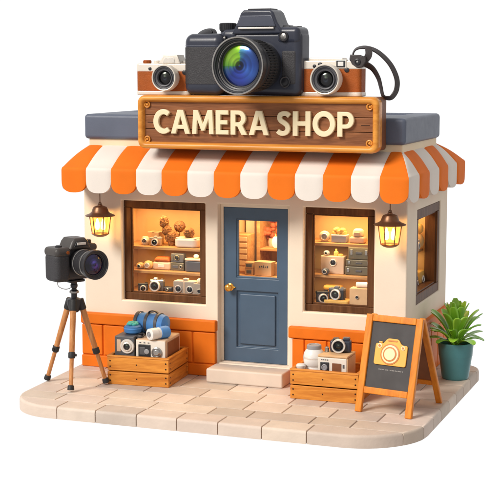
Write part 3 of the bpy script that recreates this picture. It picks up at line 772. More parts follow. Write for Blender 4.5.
for cx, cz, r_, y_ in ((.74, 3.945, .055, -.436), (.755, 3.455, .062, -.428), (.015, 3.935, .026, -.445)):
    b = loc2(MB()); b.lathe([(r_, 0), (r_, .014), (r_ * .86, .02), (r_ * .7, .012), (r_ * .62, .012)], 'dark_metal', 28, axis='-y', c=(cx, y_, cz), caps=False)
    b.lathe([(r_ * .66, .006), (r_ * .6, .014), (r_ * .3, .019), (0, .02)], 'steel' if cz > 3.9 else 'black_plastic', 24, axis='-y', c=(cx, y_, cz)); b.build('button', dc)
b = loc2(MB()); b.box(.66, .76, -.33, -.22, 4.04, 4.068, 'black_plastic', .012); b.build('top_button', dc)
b = loc2(MB()); b.box(.79, .86, -.33, -.22, 4.04, 4.06, 'black_plastic', .01); b.build('top_button', dc)
b = loc2(MB()); LC = (.440, -.42, 3.630)
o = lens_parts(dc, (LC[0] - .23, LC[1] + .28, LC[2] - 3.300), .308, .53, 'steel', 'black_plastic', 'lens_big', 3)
b = loc2(MB())
for k in range(56):
    a = 2 * PI * k / 56; b.box(-.009, .009, -.30, -.11, .308 * .905 - .008, .308 * .905 + .004, 'rubber', .003, 1, T=Matrix.Translation(LC) @ Matrix.Rotation(a, 4, 'Y'))
b.build('focus_ring', o)

# --- small retro cameras
def retro(loc, label, W, H, Dp, lc, lr, L, dials, finder_x, flash=False, rz=0, scroll=True):
    t = thing('retro_camera', label, 'camera', loc, rz, group='retro cameras beside the big camera')
    b = MB(); b.prism(rrect(-W / 2, W / 2, -Dp / 2, Dp / 2, .05, 5), .045, H - .09, 'tan_leather', .004, plane='xy'); b.build('body', t)
    b = MB(); b.prism(rrect(-W / 2 - .004, W / 2 + .004, -Dp / 2 - .004, Dp / 2 + .004, .052, 5), 0, .047, 'cream_metal', .012, plane='xy'); b.build('base_plate', t)
    b = MB(); b.prism(rrect(-W / 2 - .004, W / 2 + .004, -Dp / 2 - .004, Dp / 2 + .004, .052, 5), H - .094, H, 'cream_metal', .016, plane='xy')
    o_ = b.build('top_plate', t)
    for x_, r_, h_, m_ in dials:
        b = MB(); b.lathe([(r_, -.004), (r_, h_ - .006), (r_ * .88, h_), (0, h_)], m_, 24, c=(x_, -.0, H))
        for k in range(16):
            a = 2 * PI * k / 16; b.box(-.004, .004, -r_ - .003, -r_ + .002, .006, h_ - .008, m_, 0, T=Matrix.Translation((x_, 0, H)) @ Matrix.Rotation(a, 4, 'Z'))
        b.build('dial', o_)
    b = MB()
    if scroll:
        b.prism([(finder_x - .14, H - .01), (finder_x + .14, H - .01), (finder_x + .10, H + .095), (finder_x - .08, H + .095)], -Dp / 2 - .012, Dp / 2 - .03, 'cream_metal', .016)
        b.prism([(finder_x - .075, H + .005), (finder_x + .075, H + .005), (finder_x + .06, H + .065), (finder_x - .055, H + .065)], -Dp / 2 - .020, -Dp / 2 - .008, 'chrome', .005)
    else:
        b.box(finder_x - .22, finder_x + .17, -Dp / 2 + .03, Dp / 2 - .04, H - .01, H + .03, 'cream_metal', .012)
        b.box(finder_x + .095, finder_x + .225, -Dp / 2 - .012, -Dp / 2 + .06, H - .085, H + .012, 'cream_metal', .01)
        b.box(finder_x + .11, finder_x + .21, -Dp / 2 - .018, -Dp / 2 - .008, H - .072, H + .0, 'black_plastic', .005)
        b.box(finder_x + .128, finder_x + .192, -Dp / 2 - .022, -Dp / 2 - .014, H - .058, H - .012, 'white_gloss', .004)
    b.build('viewfinder', t)
    for x_, z_, wx in ((lc[0] - .10, H - .045, .03), (lc[0] + .20, H - .10, .03), (-W / 2 + .18, H - .06, .022)):
        b = MB(); b.lathe([(wx * .9, 0), (wx * .9, .006), (wx * .55, .010), (0, .010)], 'black_plastic', 16, axis='-y', c=(x_, -Dp / 2 - .002, z_)); b.build('sensor_window', t)
    c = (lc[0], -Dp / 2, lc[1])
    b = MB(); b.lathe([(lr * .92, 0), (lr * .92, L * .3), (lr, L * .34), (lr, L * .86), (lr * .98, L * .95), (lr * .94, L), (lr * .885, L * .98), (lr * .87, L * .80)], 'cream_metal', 48, axis='-y', c=c, caps=False)
    o = b.build('lens', t)
    b = MB(); b.lathe([(lr * .88, L * .84), (lr * .83, L * .93), (lr * .77, L * .90), (lr * .75, L * .80), (lr * .66, L * .78), (lr * .64, L * .90), (lr * .56, L * .86), (lr * .52, L * .62)], 'grey_dark', 40, axis='-y', c=c, caps=False); b.build('ring', o)
    b = MB(); b.lathe([(lr * .52, L * .62), (lr * .46, L * .68), (lr * .3, L * .735), (lr * .12, L * .75), (0, L * .752)], 'lens_dark', 32, axis='-y', c=c, caps=False); b.build('glass', o, wn=False)
    return t
retro((-.775, -.28, 3.300), 'tan and cream retro camera left of the big camera', .66, .355, .22, (.075, .195), .150, .14,
      [(-.235, .045, .038, 'tan_leather'), (-.115, .034, .034, 'cream_metal'), (.235, .04, .03, 'chrome')], .09)
rc = retro((1.205, -.27, 3.300), 'tan and cream retro camera with a black strap, right of the big camera', .70, .385, .24, (-.005, .185), .168, .17,
      [(-.17, .06, .022, 'chrome')], -.03, scroll=False)
# strap of the right camera (parts of that camera)
b = MB(); b.T = Matrix.Translation((-1.205, .27, -3.300))
def sides(pts, ay, an):
    o_ = []
    for i in range(len(pts)):
        t = (pts[min(i + 1, len(pts) - 1)] - pts[max(i - 1, 0)]).normalized(); nn = t.cross(Vector((0, 1, 0))).normalized(); u = i / (len(pts) - 1)
        o_.append(Vector((0, 1, 0)) * ay(u) + nn * an(u))
    return o_
def smooth(pts, n=8):
    P = [Vector(p) for p in pts]; out_ = []
    for i in range(len(P) - 1):
        p0, p1, p2, p3 = P[max(i - 1, 0)], P[i], P[i + 1], P[min(i + 2, len(P) - 1)]
        for k in range(n):
            t = k / n; out_.append(.5 * ((2 * p1) + (p2 - p0) * t + (2 * p0 - 5 * p1 + 4 * p2 - p3) * t * t + (3 * p1 - p0 - 3 * p2 + p3) * t ** 3))
    out_.append(P[-1]); return out_
q_ = smooth([(1.455, -.25, 3.70), (1.435, -.27, 3.755), (1.48, -.29, 3.812), (1.58, -.27, 3.825), (1.70, -.22, 3.775), (1.82, -.17, 3.65), (1.885, -.13, 3.50), (1.885, -.12, 3.38), (1.845, -.14, 3.30), (1.80, -.17, 3.283), (1.755, -.20, 3.31), (1.735, -.22, 3.40), (1.71, -.24, 3.50), (1.655, -.28, 3.60), (1.575, -.32, 3.655)], 10)
b.ribbon(q_, sides(q_, lambda u: 1, lambda u: .45 - .15 * math.sin(PI * min(1, u * 1.6)) + 1.6 * max(0, u - .62)), .085, .012, 'strap_leather')
b.ribbon(smooth([(1.545, -.345, 3.66), (1.60, -.345, 3.70), (1.63, -.345, 3.75), (1.62, -.33, 3.825)]), (1, .2, -.2), .075, .014, 'strap_leather')
b.build('strap', rc)
b = MB(); b.T = Matrix.Translation((-1.205, .27, -3.300))
b.prism([(1.435, 3.75), (1.425, 3.70), (1.45, 3.64), (1.51, 3.60), (1.575, 3.615), (1.61, 3.67), (1.61, 3.72), (1.54, 3.745)], -.395, -.335, 'strap_leather', .012)
b.lathe([(.034, 0), (.034, .010), (.024, .014), (.020, .006), (.0, .006)], 'black_plastic', 20, axis='-y', c=(1.52, -.395, 3.672)); b.lathe([(.012, 0), (.010, .012), (0, .014)], 'steel', 12, axis='-y', c=(1.52, -.395, 3.672))
b.build('strap_lug', rc)

# ================================================================== camera on a tripod
FT = [(-1.505, -1.34), (-2.02, -.95), (-1.30, -.86)]
apex = Vector((-1.605, -1.03, 0))
tp = thing('tripod', 'wooden tripod with black joints at the left of the shop', 'tripod', (apex.x, apex.y, 0))
zt = 1.015
for fx, fy in FT:
    b = MB(); f = Vector((fx - apex.x, fy - apex.y, 0)); d = f.normalized()
    top = Vector((d.x * .062, d.y * .062, zt - .02)); ft = f + Vector((0, 0, .022)); dirn = (ft - top)
    p = lambda t: top + dirn * t
    b.tube([p(.04), p(.62)], [.036, .031], 'tripod_wood', 14)
    o = b.build('leg', tp)
    b = MB(); b.tube([p(.60), p(.955)], .024, 'tripod_wood', 12); b.build('lower_leg', o)
    b = MB(); b.tube([p(.575), p(.585), p(.635), p(.645)], [.034, .041, .041, .035], 'rubber', 14)
    sd = Vector((-d.y, d.x, 0)); b.tube([p(.61) + sd * .02, p(.61) + sd * .055], .014, 'rubber', 10); b.build('clamp', o)
    b = MB(); b.tube([p(.945), p(.955), p(.995), p(1.0)], [.030, .037, .040, .036], 'rubber', 14); b.build('foot', o)
    b = MB(); b.tube([p(-.01), p(.0), p(.105), p(.115)], [.038, .045, .045, .038], 'rubber', 14); b.build('socket', o)
b = MB(); b.lathe([(.04, zt - .16), (.062, zt - .14), (.085, zt - .06), (.085, zt - .01), (.060, zt), (.034, zt + .01), (.034, zt + .055), (.050, zt + .06), (.050, zt + .085), (.030, zt + .10), (.026, zt + .12)], 'black_plastic', 28)
b.lathe([(.052, zt + .062), (.054, zt + .066), (.054, zt + .078), (.052, zt + .082)], 'steel', 28, caps=False)
b.ball((0, 0, zt + .145), .042, 'dark_metal', 3); b.build('head', tp)
b = MB(); b.lathe([(.03, 0), (.036, .008), (.036, .02), (.03, .03)], 'black_plastic', 20, c=(0, 0, zt + .165)); b.box(-.10, .10, -.08, .08, zt + .190, zt + .218, 'black_plastic', .01, T=Matrix.Rotation(R(62), 4, 'Z'))
b.build('mounting_plate', tp)
b = MB(); b.tube(smooth([(-.02, .03, zt + .13), (-.09, -.02, zt + .10), (-.16, -.06, zt + .13), (-.17, -.07, zt + .19), (-.10, -.05, zt + .20)]), .004, 'steel', 6); b.build('safety_wire', tp)

tc_ = thing('tripod_camera', 'black camera with violet lens facing right, mounted on the wooden tripod', 'camera', (apex.x, apex.y, zt + .219), R(60))
tc_.scale = (.94, .94, .94)
b = MB(); b.box(-.30, .27, -.10, .13, 0, .40, 'tripod_cam', .045, 4); b.build('body', tc_)
b = MB(); b.box(-.345, -.14, -.175, .12, .0, .345, 'dslr_grip', .06, 5); b.build('grip', tc_)
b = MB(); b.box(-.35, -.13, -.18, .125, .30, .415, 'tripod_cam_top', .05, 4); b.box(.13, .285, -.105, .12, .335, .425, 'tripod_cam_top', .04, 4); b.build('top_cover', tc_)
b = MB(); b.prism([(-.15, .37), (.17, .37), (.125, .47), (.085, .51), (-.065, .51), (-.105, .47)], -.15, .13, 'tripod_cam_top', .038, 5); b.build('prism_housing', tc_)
b = MB(); b.prism([(-.085, .415), (.105, .415), (.075, .475), (-.055, .475)], -.165, -.14, 'black_plastic', .008); b.box(-.05, .07, -.172, -.155, .43, .462, 'chrome', .004); b.build('flash_cover', tc_)
b = MB(); b.lathe([(.055, 0), (.055, .035), (.048, .045), (0, .045)], 'black_plastic', 24, c=(.20, .02, .42)); b.build('mode_dial', tc_)
b = MB(); b.lathe([(.04, 0), (.04, .016), (.03, .024), (0, .024)], 'black_plastic', 24, c=(-.245, -.06, .412)); b.build('shutter_button', tc_)
b = MB(); b.lathe([(.02, 0), (.02, .008), (0, .01)], 'tan_leather', 16, axis='-y', c=(-.19, -.178, .355)); b.build('sensor_window', tc_)
lens_parts(tc_, (.02, -.10, .220), .176, .36, 'dark_metal', 'tripod_cam', 'lens_violet', 4)
for k_, h_ in ((.915, .085), (.915, .235)):
    b = MB(); b.lathe([(.176 * .88, h_), (.176 * k_, h_ + .003), (.176 * k_, h_ + .011), (.176 * .88, h_ + .014)], 'steel', 48, axis='-y', c=(.02, -.10, .220), caps=False); b.build('trim_ring', tc_)

# ================================================================== wooden crates
def crate(name, loc, rz, Wd, Dd, H, label, zb=.152):
    t = thing(name, label, 'crate', loc, rz, group='wooden crates in front of the shop')
    th = .028; hh = (H - .012) / 2
    for i in range(2):
        z0 = i * (hh + .012)
        b = MB(); b.box(0, Wd, 0, th, z0, z0 + hh, 'crate_wood', .008)
        for sx in (.035, Wd - .035):
            for dz in (.3, .72): b.lathe([(.0095, 0), (.0085, .004), (0, .006)], 'bolt', 10, axis='-y', c=(sx, 0, z0 + hh * dz))
        b.lathe([(.008, 0), (.007, .004), (0, .005)], 'bolt', 10, axis='-y', c=(Wd * .48, 0, z0 + hh * .5))
        b.build('front_board', t)
        b = MB(); b.box(0, Wd, Dd - th, Dd, z0, z0 + hh, 'crate_wood', .008); b.build('back_board', t)
        for s in (0, 1):
            b = MB(); xa = Wd - th if s else 0; b.box(xa, xa + th, th + .001, Dd - th - .001, z0, z0 + hh, 'crate_wood_side', .008)
            if s:
                for yy in (.05, Dd - .05):
                    for dz in (.3, .72): b.lathe([(.0095, 0), (.0085, .004), (0, .006)], 'bolt', 10, axis='x', c=(Wd, yy, z0 + hh * dz))
            b.build('side_board', t)
    b = MB(); b.box(-.006, Wd + .006, -.006, th + .01, H, H + .022, 'crate_wood', .008); b.box(-.006, Wd + .006, Dd - th - .01, Dd + .006, H, H + .022, 'crate_wood', .008)
    b.box(-.006, th + .01, th + .011, Dd - th - .011, H, H + .021, 'crate_wood_side', .008); b.box(Wd - th - .01, Wd + .006, th + .011, Dd - th - .011, H, H + .021, 'crate_wood_side', .008); b.build('rim', t)
    b = MB(); b.box(th + .001, Wd - th - .001, th + .001, Dd - th - .001, zb - .022, zb, 'crate_wood', .003); b.build('bottom_board', t)
    return t
crate('wooden_crate', (-1.30, -.83, 0), R(4.5), .745, .70, .318, 'wooden crate below the wide window, holding a blue bag and boxy cameras')
crate('wooden_crate', (.89, -.75, 0), R(0), .78, .56, .315, 'wooden crate behind the chalkboard sign, holding a white jar', .205)

def c1(x, y, z): v = Matrix.Rotation(R(4.5), 3, 'Z') @ Vector((x, y, 0)); return (-1.30 + v.x, -.83 + v.y, z)
A1 = R(4.5)
# contents of the left crate
t = thing('box_camera', 'dark box camera with round lens, on the left inside the crate under the wide window', 'camera', c1(.185, .20, .152), A1)
b = MB(); b.box(-.125, .118, -.12, .36, 0, .40, 'grey_dark', .014); b.build('body', t)
b = MB(); b.box(-.095, -.045, -.128, -.115, .22, .36, 'beige', .006); b.build('side_strip', t)
b = MB(); b.lathe([(.085, 0), (.085, .012), (.078, .02), (.066, .02), (.060, .012), (.052, .03), (.042, .034), (.038, .026)], 'chrome', 32, axis='-y', c=(.035, -.12, .285), caps=False); o = b.build('lens', t)
b = MB(); b.lathe([(.062, .010), (.05, .022), (.03, .03), (0, .032)], 'lens_dark', 24, axis='-y', c=(.035, -.12, .285)); b.build('glass', o, wn=False)
t = thing('radio_camera', 'cream and brown box camera with two round dials in the crate under the wide window', 'camera', c1(.49, .20, .152), A1)
b = MB(); b.box(-.17, .195, -.12, .38, 0, .375, 'beige', .014); b.build('body', t)
b = MB(); b.box(-.165, .19, -.128, -.115, 0.01, .365, 'white_box', .008); b.build('front_plate', t)
b = MB(); b.box(.19, .203, -.06, .33, .06, .345, 'sign_back', .008); b.build('side_panel', t)
b = MB(); b.box(-.135, .015, -.136, -.12, .16, .32, 'black_plastic', .008); b.box(-.118, -.05, -.139, -.13, .20, .29, 'grey_dark', .005); b.lathe([(.03, 0), (.03, .006), (.02, .01), (0, .008)], 'grey_gloss', 20, axis='-y', c=(-.03, -.136, .24)); b.build('speaker_window', t)
b = MB(); b.lathe([(.062, 0), (.062, .016), (.052, .022), (.046, .014), (.034, .028), (.026, .032), (0, .028)], 'steel', 28, axis='-y', c=(.09, -.128, .235)); b.build('lens', t)
b = MB()
for k in range(3): b.box(-.12 + k * .05, -.10 + k * .05, -.133, -.126, .335, .345, 'grey_dark', .001)
b.build('marking', t)
# blue bag
t = thing('duffel_bag', 'bright blue rolled bag with dark straps lying on the box cameras', 'bag', c1(.40, .43, .530), A1 + R(-12))
b = MB(); N = 24; prof = []
L_ = .215
for i in range(13):
    u = i / 12; x_ = -L_ + 2 * L_ * u; e = abs(2 * u - 1); prof.append((.117 * (1 - e ** 5) ** .35 + .004, x_))
b.lathe([(0, -L_)] + prof + [(0, L_)], 'blue_fabric', 36, axis='x', c=(0, 0, .121), caps=False); b.build('body', t)
for x_ in (-.175, -.035, .10):
    b = MB(); b.lathe([(.118, x_ - .022), (.1255, x_ - .018), (.1255, x_ + .018), (.118, x_ + .022)], 'grey_dark', 36, axis='x', c=(0, 0, .1255), caps=False); b.build('strap', t)
b = MB(); b.ribbon(smooth([(-.035, -.03, .238), (-.01, -.03, .268), (.05, -.02, .272), (.09, -.01, .240)]), (0, 1, 0), .03, .012, 'black_plastic'); b.build('handle', t)
# small pouch with teal top
t = thing('camera_pouch', 'small round blue pouch with a teal ribbon on the dark box camera', 'pouch', c1(.215, .27, .552), A1)
b = MB(); b.lathe([(0, 0), (.075, .002), (.098, .02), (.102, .05), (.098, .085), (.08, .10), (0, .103)], 'blue_dark', 32); b.lathe([(.1025, .055), (.106, .06), (.106, .068), (.1025, .073)], 'blue_fabric', 32, caps=False); b.build('body', t)
b = MB()
for k in range(7):
    a = 2 * PI * k / 7; b.ball((.038 * math.cos(a), .038 * math.sin(a), .112 + .008 * (k % 2)), (.036, .030, .022), 'teal_fabric', 2)
b.ball((0, 0, .130), (.03, .03, .02), 'teal_fabric', 2); b.build('ribbon', t)
t = thing('lens_cap_cord', 'coiled dark cord with cap lying between pouch and bag', 'cord', c1(.335, .17, .530), A1)
b = MB(); b.tube(smooth([(-.05, .02, .012), (-.02, .05, .03), (.03, .045, .04), (.05, .0, .02), (.02, -.03, .012), (-.03, -.025, .012)]), .009, 'black_plastic', 8); b.lathe([(.028, 0), (.03, .006), (.03, .016), (.02, .02), (0, .02)], 'grey_gloss', 20, c=(.0, -.005, 0)); tag(b.build('cap', t), '', ''); 
bpy.data.objects['cap'].pop('category', None)if False else None
# rolled white and blue cylinder
t = thing('rolled_pouch', 'white and blue rolled pouch lying on the cream box camera', 'pouch', c1(.575, .175, .527), A1 + R(58))
b = MB(); b.lathe([(0, -.15), (.045, -.149), (.066, -.14), (.068, -.05), (.064, -.045), (.066, -.01)], 'white_gloss', 32, axis='x', c=(0, 0, .068), caps=False); b.build('cap_end', t)
b = MB(); b.lathe([(.066, -.01), (.071, -.004), (.072, .10), (.066, .118), (.04, .125), (0, .126)], 'blue_fabric', 32, axis='x', c=(0, 0, .068), caps=False); b.build('sleeve', t)
b = MB(); b.lathe([(.0, -.156), (.014, -.156), (.018, -.15), (.026, -.150), (.03, -.157), (.034, -.150), (.034, -.148)], 'grey_gloss', 24, axis='x', c=(0, 0, .068), caps=False); b.build('button', t)

# contents of the right crate
t = thing('lens_jar', 'white ribbed lens jar with grey lid in the right crate', 'jar', (1.085, -.50, .205))
t.scale = (1.05, 1.05, 1.12)
b = MB(); b.lathe([(0, 0), (.085, .002), (.094, .02), (.097, .08), (.090, .10), (.088, .11), (.108, .135), (.112, .18), (.112, .215), (.106, .245), (.085, .275), (.075, .285)], 'white_gloss', 40, caps=False)
b.lathe([(.113, .19), (.115, .195), (.115, .205), (.113, .21)], 'chrome', 40, caps=False); b.build('body', t)
b = MB(); b.lathe([(.076, .280), (.078, .286), (.078, .318), (.070, .326), (.052, .326), (.048, .320), (0, .320)], 'grey_gloss', 36); b.build('lid', t)
t = thing('spool', 'small white ribbed spool beside the white jar in the right crate', 'spool', (.975, -.63, .205), 0)
b = MB(); b.lathe([(0, 0), (.05, .002), (.055, .02), (.04, .04), (.04, .11), (.052, .13), (.054, .15), (.04, .165), (0, .168)], 'white_gloss', 24); tag(b.build('body', t), '', '')
t = thing('instant_camera', 'white boxy camera with wooden top in the right crate', 'camera', (1.335, -.53, .205))
b = MB(); b.box(-.165, .165, -.10, .22, 0, .255, 'white_box', .012); b.build('body', t)
b = MB(); b.box(-.168, .175, -.10, .225, .256, .282, 'cardboard_light', .010); b.build('top_cover', t)
b = MB(); b.box(.164, .176, -.095, .215, .0, .254, 'cardboard_light', .004); b.build('side_panel', t)
b = MB(); b.box(-.135, -.035, -.110, -.095, .09, .205, 'black_plastic', .006); b.lathe([(.035, 0), (.035, .006), (.026, .01), (.02, .004), (0, .006)], 'grey_gloss', 20, axis='-y', c=(-.085, -.11, .148)); b.build('lens', t)
b = MB(); b.box(.0, .105, -.108, -.096, .10, .20, 'sign_back', .005); b.build('window', t)
b = MB()
for k in range(4): b.box(-.125 + k * .022, -.112 + k * .022, -.104, -.098, .225, .236, 'grey_dark', .001)
b.build('marking', t)
b = MB(); b.box(.12, .14, -.104, -.098, .15, .19, 'grey_dark', .001); b.build('switch', t)
t = thing('compact_camera', 'small black camera with silver lens ring on the white boxy camera', 'camera', (1.365, -.40, .4875), R(10))
b = MB(); b.box(-.118, .118, -.05, .06, 0, .135, 'dslr_body', .025, 4); b.build('body', t)
b = MB(); b.box(-.09, -.02, -.04, .05, .128, .155, 'black_plastic', .012); b.box(.02, .10, -.04, .05, .128, .165, 'dslr_body', .014); b.build('top_plate', t)
b = MB(); b.lathe([(.078, 0), (.078, .035), (.074, .045), (.062, .045), (.056, .03)], 'chrome', 36, axis='-y', c=(-.02, -.05, .078), caps=False); o = b.build('lens', t)
b = MB(); b.lathe([(.058, .032), (.052, .04), (.045, .03), (.036, .042), (.03, .030)], 'black_plastic', 32, axis='-y', c=(-.02, -.05, .078), caps=False); b.build('ring', o)
b = MB(); b.lathe([(.045, .028), (.03, .036), (0, .04)], 'lens_dark', 24, axis='-y', c=(-.02, -.05, .078)); b.build('glass', o, wn=False)
t = thing('film_canister', 'tiny steel film canister on the corner of the white boxy camera', 'canister', (1.215, -.44, .4875), 0)
b = MB(); b.lathe([(.024, 0), (.026, .003), (.024, .008), (.024, .04), (.027, .043), (.025, .05), (.01, .052), (.01, .06), (0, .06)], 'steel', 20); tag(b.build('body', t), '', '')

# ================================================================== chalkboard A-frame
TH = -11
eb = thing('chalkboard_sign', 'orange wooden A-frame chalkboard with a yellow camera emblem', 'sign', (1.72, -1.045, 0), R(TH))
WB, HB2 = .655, 1.045; lean = R(15); lean2 = R(26)
TF = Matrix.Rotation(-lean, 4, 'X')
def front(mb): mb.T = TF; return mb
lw = .075
b = front(MB()); b.box(0, lw, -.022, .028, .0, HB2, 'easel_wood', .010); b.build('leg', eb)
b = front(MB()); b.box(WB - lw, WB, -.022, .028, .0, HB2, 'easel_wood', .010); b.build('leg', eb)
b = front(MB()); b.box(lw + .001, WB - lw - .001, -.020, .026, HB2 - .072, HB2 - .001, 'easel_wood', .008); b.build('rail', eb)
b = front(MB()); b.box(lw + .001, WB - lw - .001, -.020, .026, .205, .275, 'easel_wood', .008); b.build('rail', eb)
b = front(MB()); b.box(lw - .006, WB - lw + .006, .004, .016, .27, HB2 - .066, 'chalkboard', .002); b.build('board', eb)
yt = HB2 * math.sin(lean); zt2 = HB2 * math.cos(lean)
LR = (yt * 1.0 + .045)
TBk = Matrix.Translation((0, yt + .045 + zt2 * math.tan(lean2), .004)) @ Matrix.Rotation(lean2, 4, 'X'); HBK = zt2 / math.cos(lean2)
for xa in (.02, WB - lw - .0):
    b = MB(); b.T = TBk; b.box(xa, xa + lw * .92, -.028, .016, 0, HBK - .012, 'easel_wood', .010); b.build('back_leg', eb)
b = MB(); b.T = TBk; b.box(.02 + lw, WB - lw, -.022, .010, .24, .30, 'easel_wood', .008); b.box(.02 + lw, WB - lw, -.022, .010, HBK - .09, HBK - .03, 'easel_wood', .008)
b.box(.02 + lw, WB - lw, -.010, .0, .30, HBK - .09, 'sign_back', .002); b.build('back_panel', eb)
# emblem
cx, cz = WB / 2 + .005, .655
b = front(MB())
s = .185
pts = [(-1, -.72), (1, -.72), (1, .50), (.62, .50), (.40, .82), (-.30, .82), (-.52, .50), (-1, .50)]
def rounded(pts, r, n=4):
    o_ = []
    for i in range(len(pts)):
        p0, p1, p2 = Vector(pts[i - 1]), Vector(pts[i]), Vector(pts[(i + 1) % len(pts)])
        a = p1 + (p0 - p1).normalized() * r; c_ = p1 + (p2 - p1).normalized() * r
        for k in range(n + 1): t = k / n; q = a * (1 - t) ** 2 + p1 * 2 * t * (1 - t) + c_ * t * t; o_.append((q.x, q.y))
    return o_
op = [(cx + x * s, cz + z * s) for x, z in rounded(pts, .14)]
b.prism(op, -.016, .003, 'yellow_icon', .006); o = b.build('emblem', eb)
b = front(MB())
for (x_, z_, r_) in ((-.72, .36, .15), (.74, .34, .13)):
    b.lathe([(r_ * s, 0), (r_ * s, .006), (r_ * s * .8, .010), (0, .010)], 'pale_icon', 20, axis='-y', c=(cx + x_ * s, -.015, cz + z_ * s))
    b.lathe([(r_ * s * .5, 0), (r_ * s * .5, .004), (0, .004)], 'rust_icon', 16, axis='-y', c=(cx + x_ * s, -.0245, cz + z_ * s)); b.build('emblem_button', o); b = front(MB())
b.box(cx - .82 * s, cx - .60 * s, -.013, .0, cz + .52 * s, cz + .62 * s, 'yellow_icon', .004)
b.box(cx - .24 * s, cx + .34 * s, -.020, -.015, cz + .64 * s, cz + .72 * s, 'rust_icon', .003); b.build('emblem_button', o)
b = front(MB())
for r0, y_, m_ in ((.60, -.015, 'rust_icon'), (.52, -.019, 'pale_icon'), (.42, -.023, 'rust_icon'), (.34, -.027, 'pale_icon')):
    b.lathe([(r0 * s, 0), (r0 * s, .004), (r0 * s * .96, .006), (0, .006)], m_, 36, axis='-y', c=(cx - .02 * s, y_, cz - .08 * s))
b.build('emblem_lens', o)
b = front(MB()); rr = random.Random(3); x_ = cx - .13
while x_ < cx + .15:
    w_ = rr.choice((.006, .009, .012)); h_ = rr.uniform(.008, .013)
    b.box(x_, x_ + w_, .001, .0035, .468, .468 + h_, 'chalk_grey', 0); x_ += w_ + rr.choice((.003, .003, .008))
b.build('small_writing', eb)

# ================================================================== potted plant
pt = thing('potted_plant', 'green leafy plant in a teal pot at the right corner of the shop', 'plant', (2.385, .86, 0))
b = MB(); b.lathe([(0, 0), (.145, .0), (.152, .008), (.158, .03), (.192, .27), (.196, .275), (.202, .36), (.208, .415), (.207, .428), (.200, .434), (.190, .430), (.186, .41), (.180, .36)], 'pot_teal', 48, caps=False); b.build('pot', pt)
b = MB(); b.lathe([(.184, .375), (.12, .385), (0, .392)], 'soil', 32, caps=False); b.build('soil', pt)
lv = random.Random(5)
def leaf(mb, az, el, L, wd, m, base=(0, 0, .38), curl=.5):
    d = Vector((math.cos(az), math.sin(az), 0)); sd = Vector((-d.y, d.x, 0)); p = Vector(base); a = el; N = 16; pts = []
    for i in range(N + 1):
        u = i / N; pts.append((p.copy(), a)); a -= curl / N * (0.4 + 1.6 * u); st = L / N
        p = p + (d * math.cos(a) + Vector((0, 0, 1)) * math.sin(a)) * st
    vs = []; fs = []
    for side_ in (0, 1):
        for i, (q, a_) in enumerate(pts):
            u = i / N; v_ = max(0, (u - .22) / .78); w_ = wd * (.17 + .83 * (1 - abs(2 * min(1, v_ ** 1.55) - 1) ** 2.6) ** .5) if v_ > 0 else wd * .17
            if i == N: w_ = wd * .42
            nrm = Vector((-d.x * math.sin(a_), -d.y * math.sin(a_), math.cos(a_)))
            for k, off in ((-1, .30), (-.55, .08), (0, -.05), (.55, .08), (1, .30)):
                th = .0 if abs(k) == 1 else (.010 if side_ == 0 else -.008) * (1 - u * .5)
                vs.append(q + sd * k * w_ + nrm * (off * w_ * .8 + th))
    n5 = (N + 1) * 5
    for i in range(N):
        for k in range(4):
            q = (i * 5 + k, i * 5 + k + 1, (i + 1) * 5 + k + 1, (i + 1) * 5 + k); fs.append(q); fs.append(tuple(n5 + x for x in q[::-1]))
        for k in (0, 4): fs.append((i * 5 + k, (i + 1) * 5 + k, n5 + (i + 1) * 5 + k, n5 + i * 5 + k))
    for k in range(4): fs.append((N * 5 + k, N * 5 + k + 1, n5 + N * 5 + k + 1, n5 + N * 5 + k))
    mb.add(vs, fs, m)
spec_ = []
for n_, el, L, wd, cu in ((9, 36, .33, .050, 1.0), (10, 48, .39, .052, .75), (10, 60, .43, .052, .5), (8, 72, .46, .050, .3), (5, 82, .50, .048, .12)):
    for k in range(n_):
        spec_.append((2 * PI * (k + lv.random() * .5) / n_ + el, R(el + lv.uniform(-6, 6)), L * lv.uniform(.88, 1.1), wd * lv.uniform(.9, 1.15), cu, 'leaf_dark' if el < 30 and k % 2 else ('leaf' if lv.random() < .6 else 'leaf_young')))
for az, el, L, wd, cu, m_ in spec_:
    b = MB(); b_ = lv.uniform(0, .05); leaf(b, az, el + .12, L, wd, m_, (b_ * math.cos(az), b_ * math.sin(az), .385 + (.10 if el > R(50) else .04) * lv.random()), cu); b.build('leaf', pt, wn=False, sharp=70)
b = MB(); b.tube([(0, 0, .37), (.005, 0, .50), (0, .005, .62)], [.028, .02, .012], 'leaf_dark', 10); b.build('stem', pt)
for k in range(7):
    a = 2 * PI * k / 7; b = MB(); b.tube([(.03 * math.cos(a), .03 * math.sin(a), .375), (.05 * math.cos(a), .05 * math.sin(a), .50)], [.010, .006], 'leaf', 8); b.build('stem', pt)

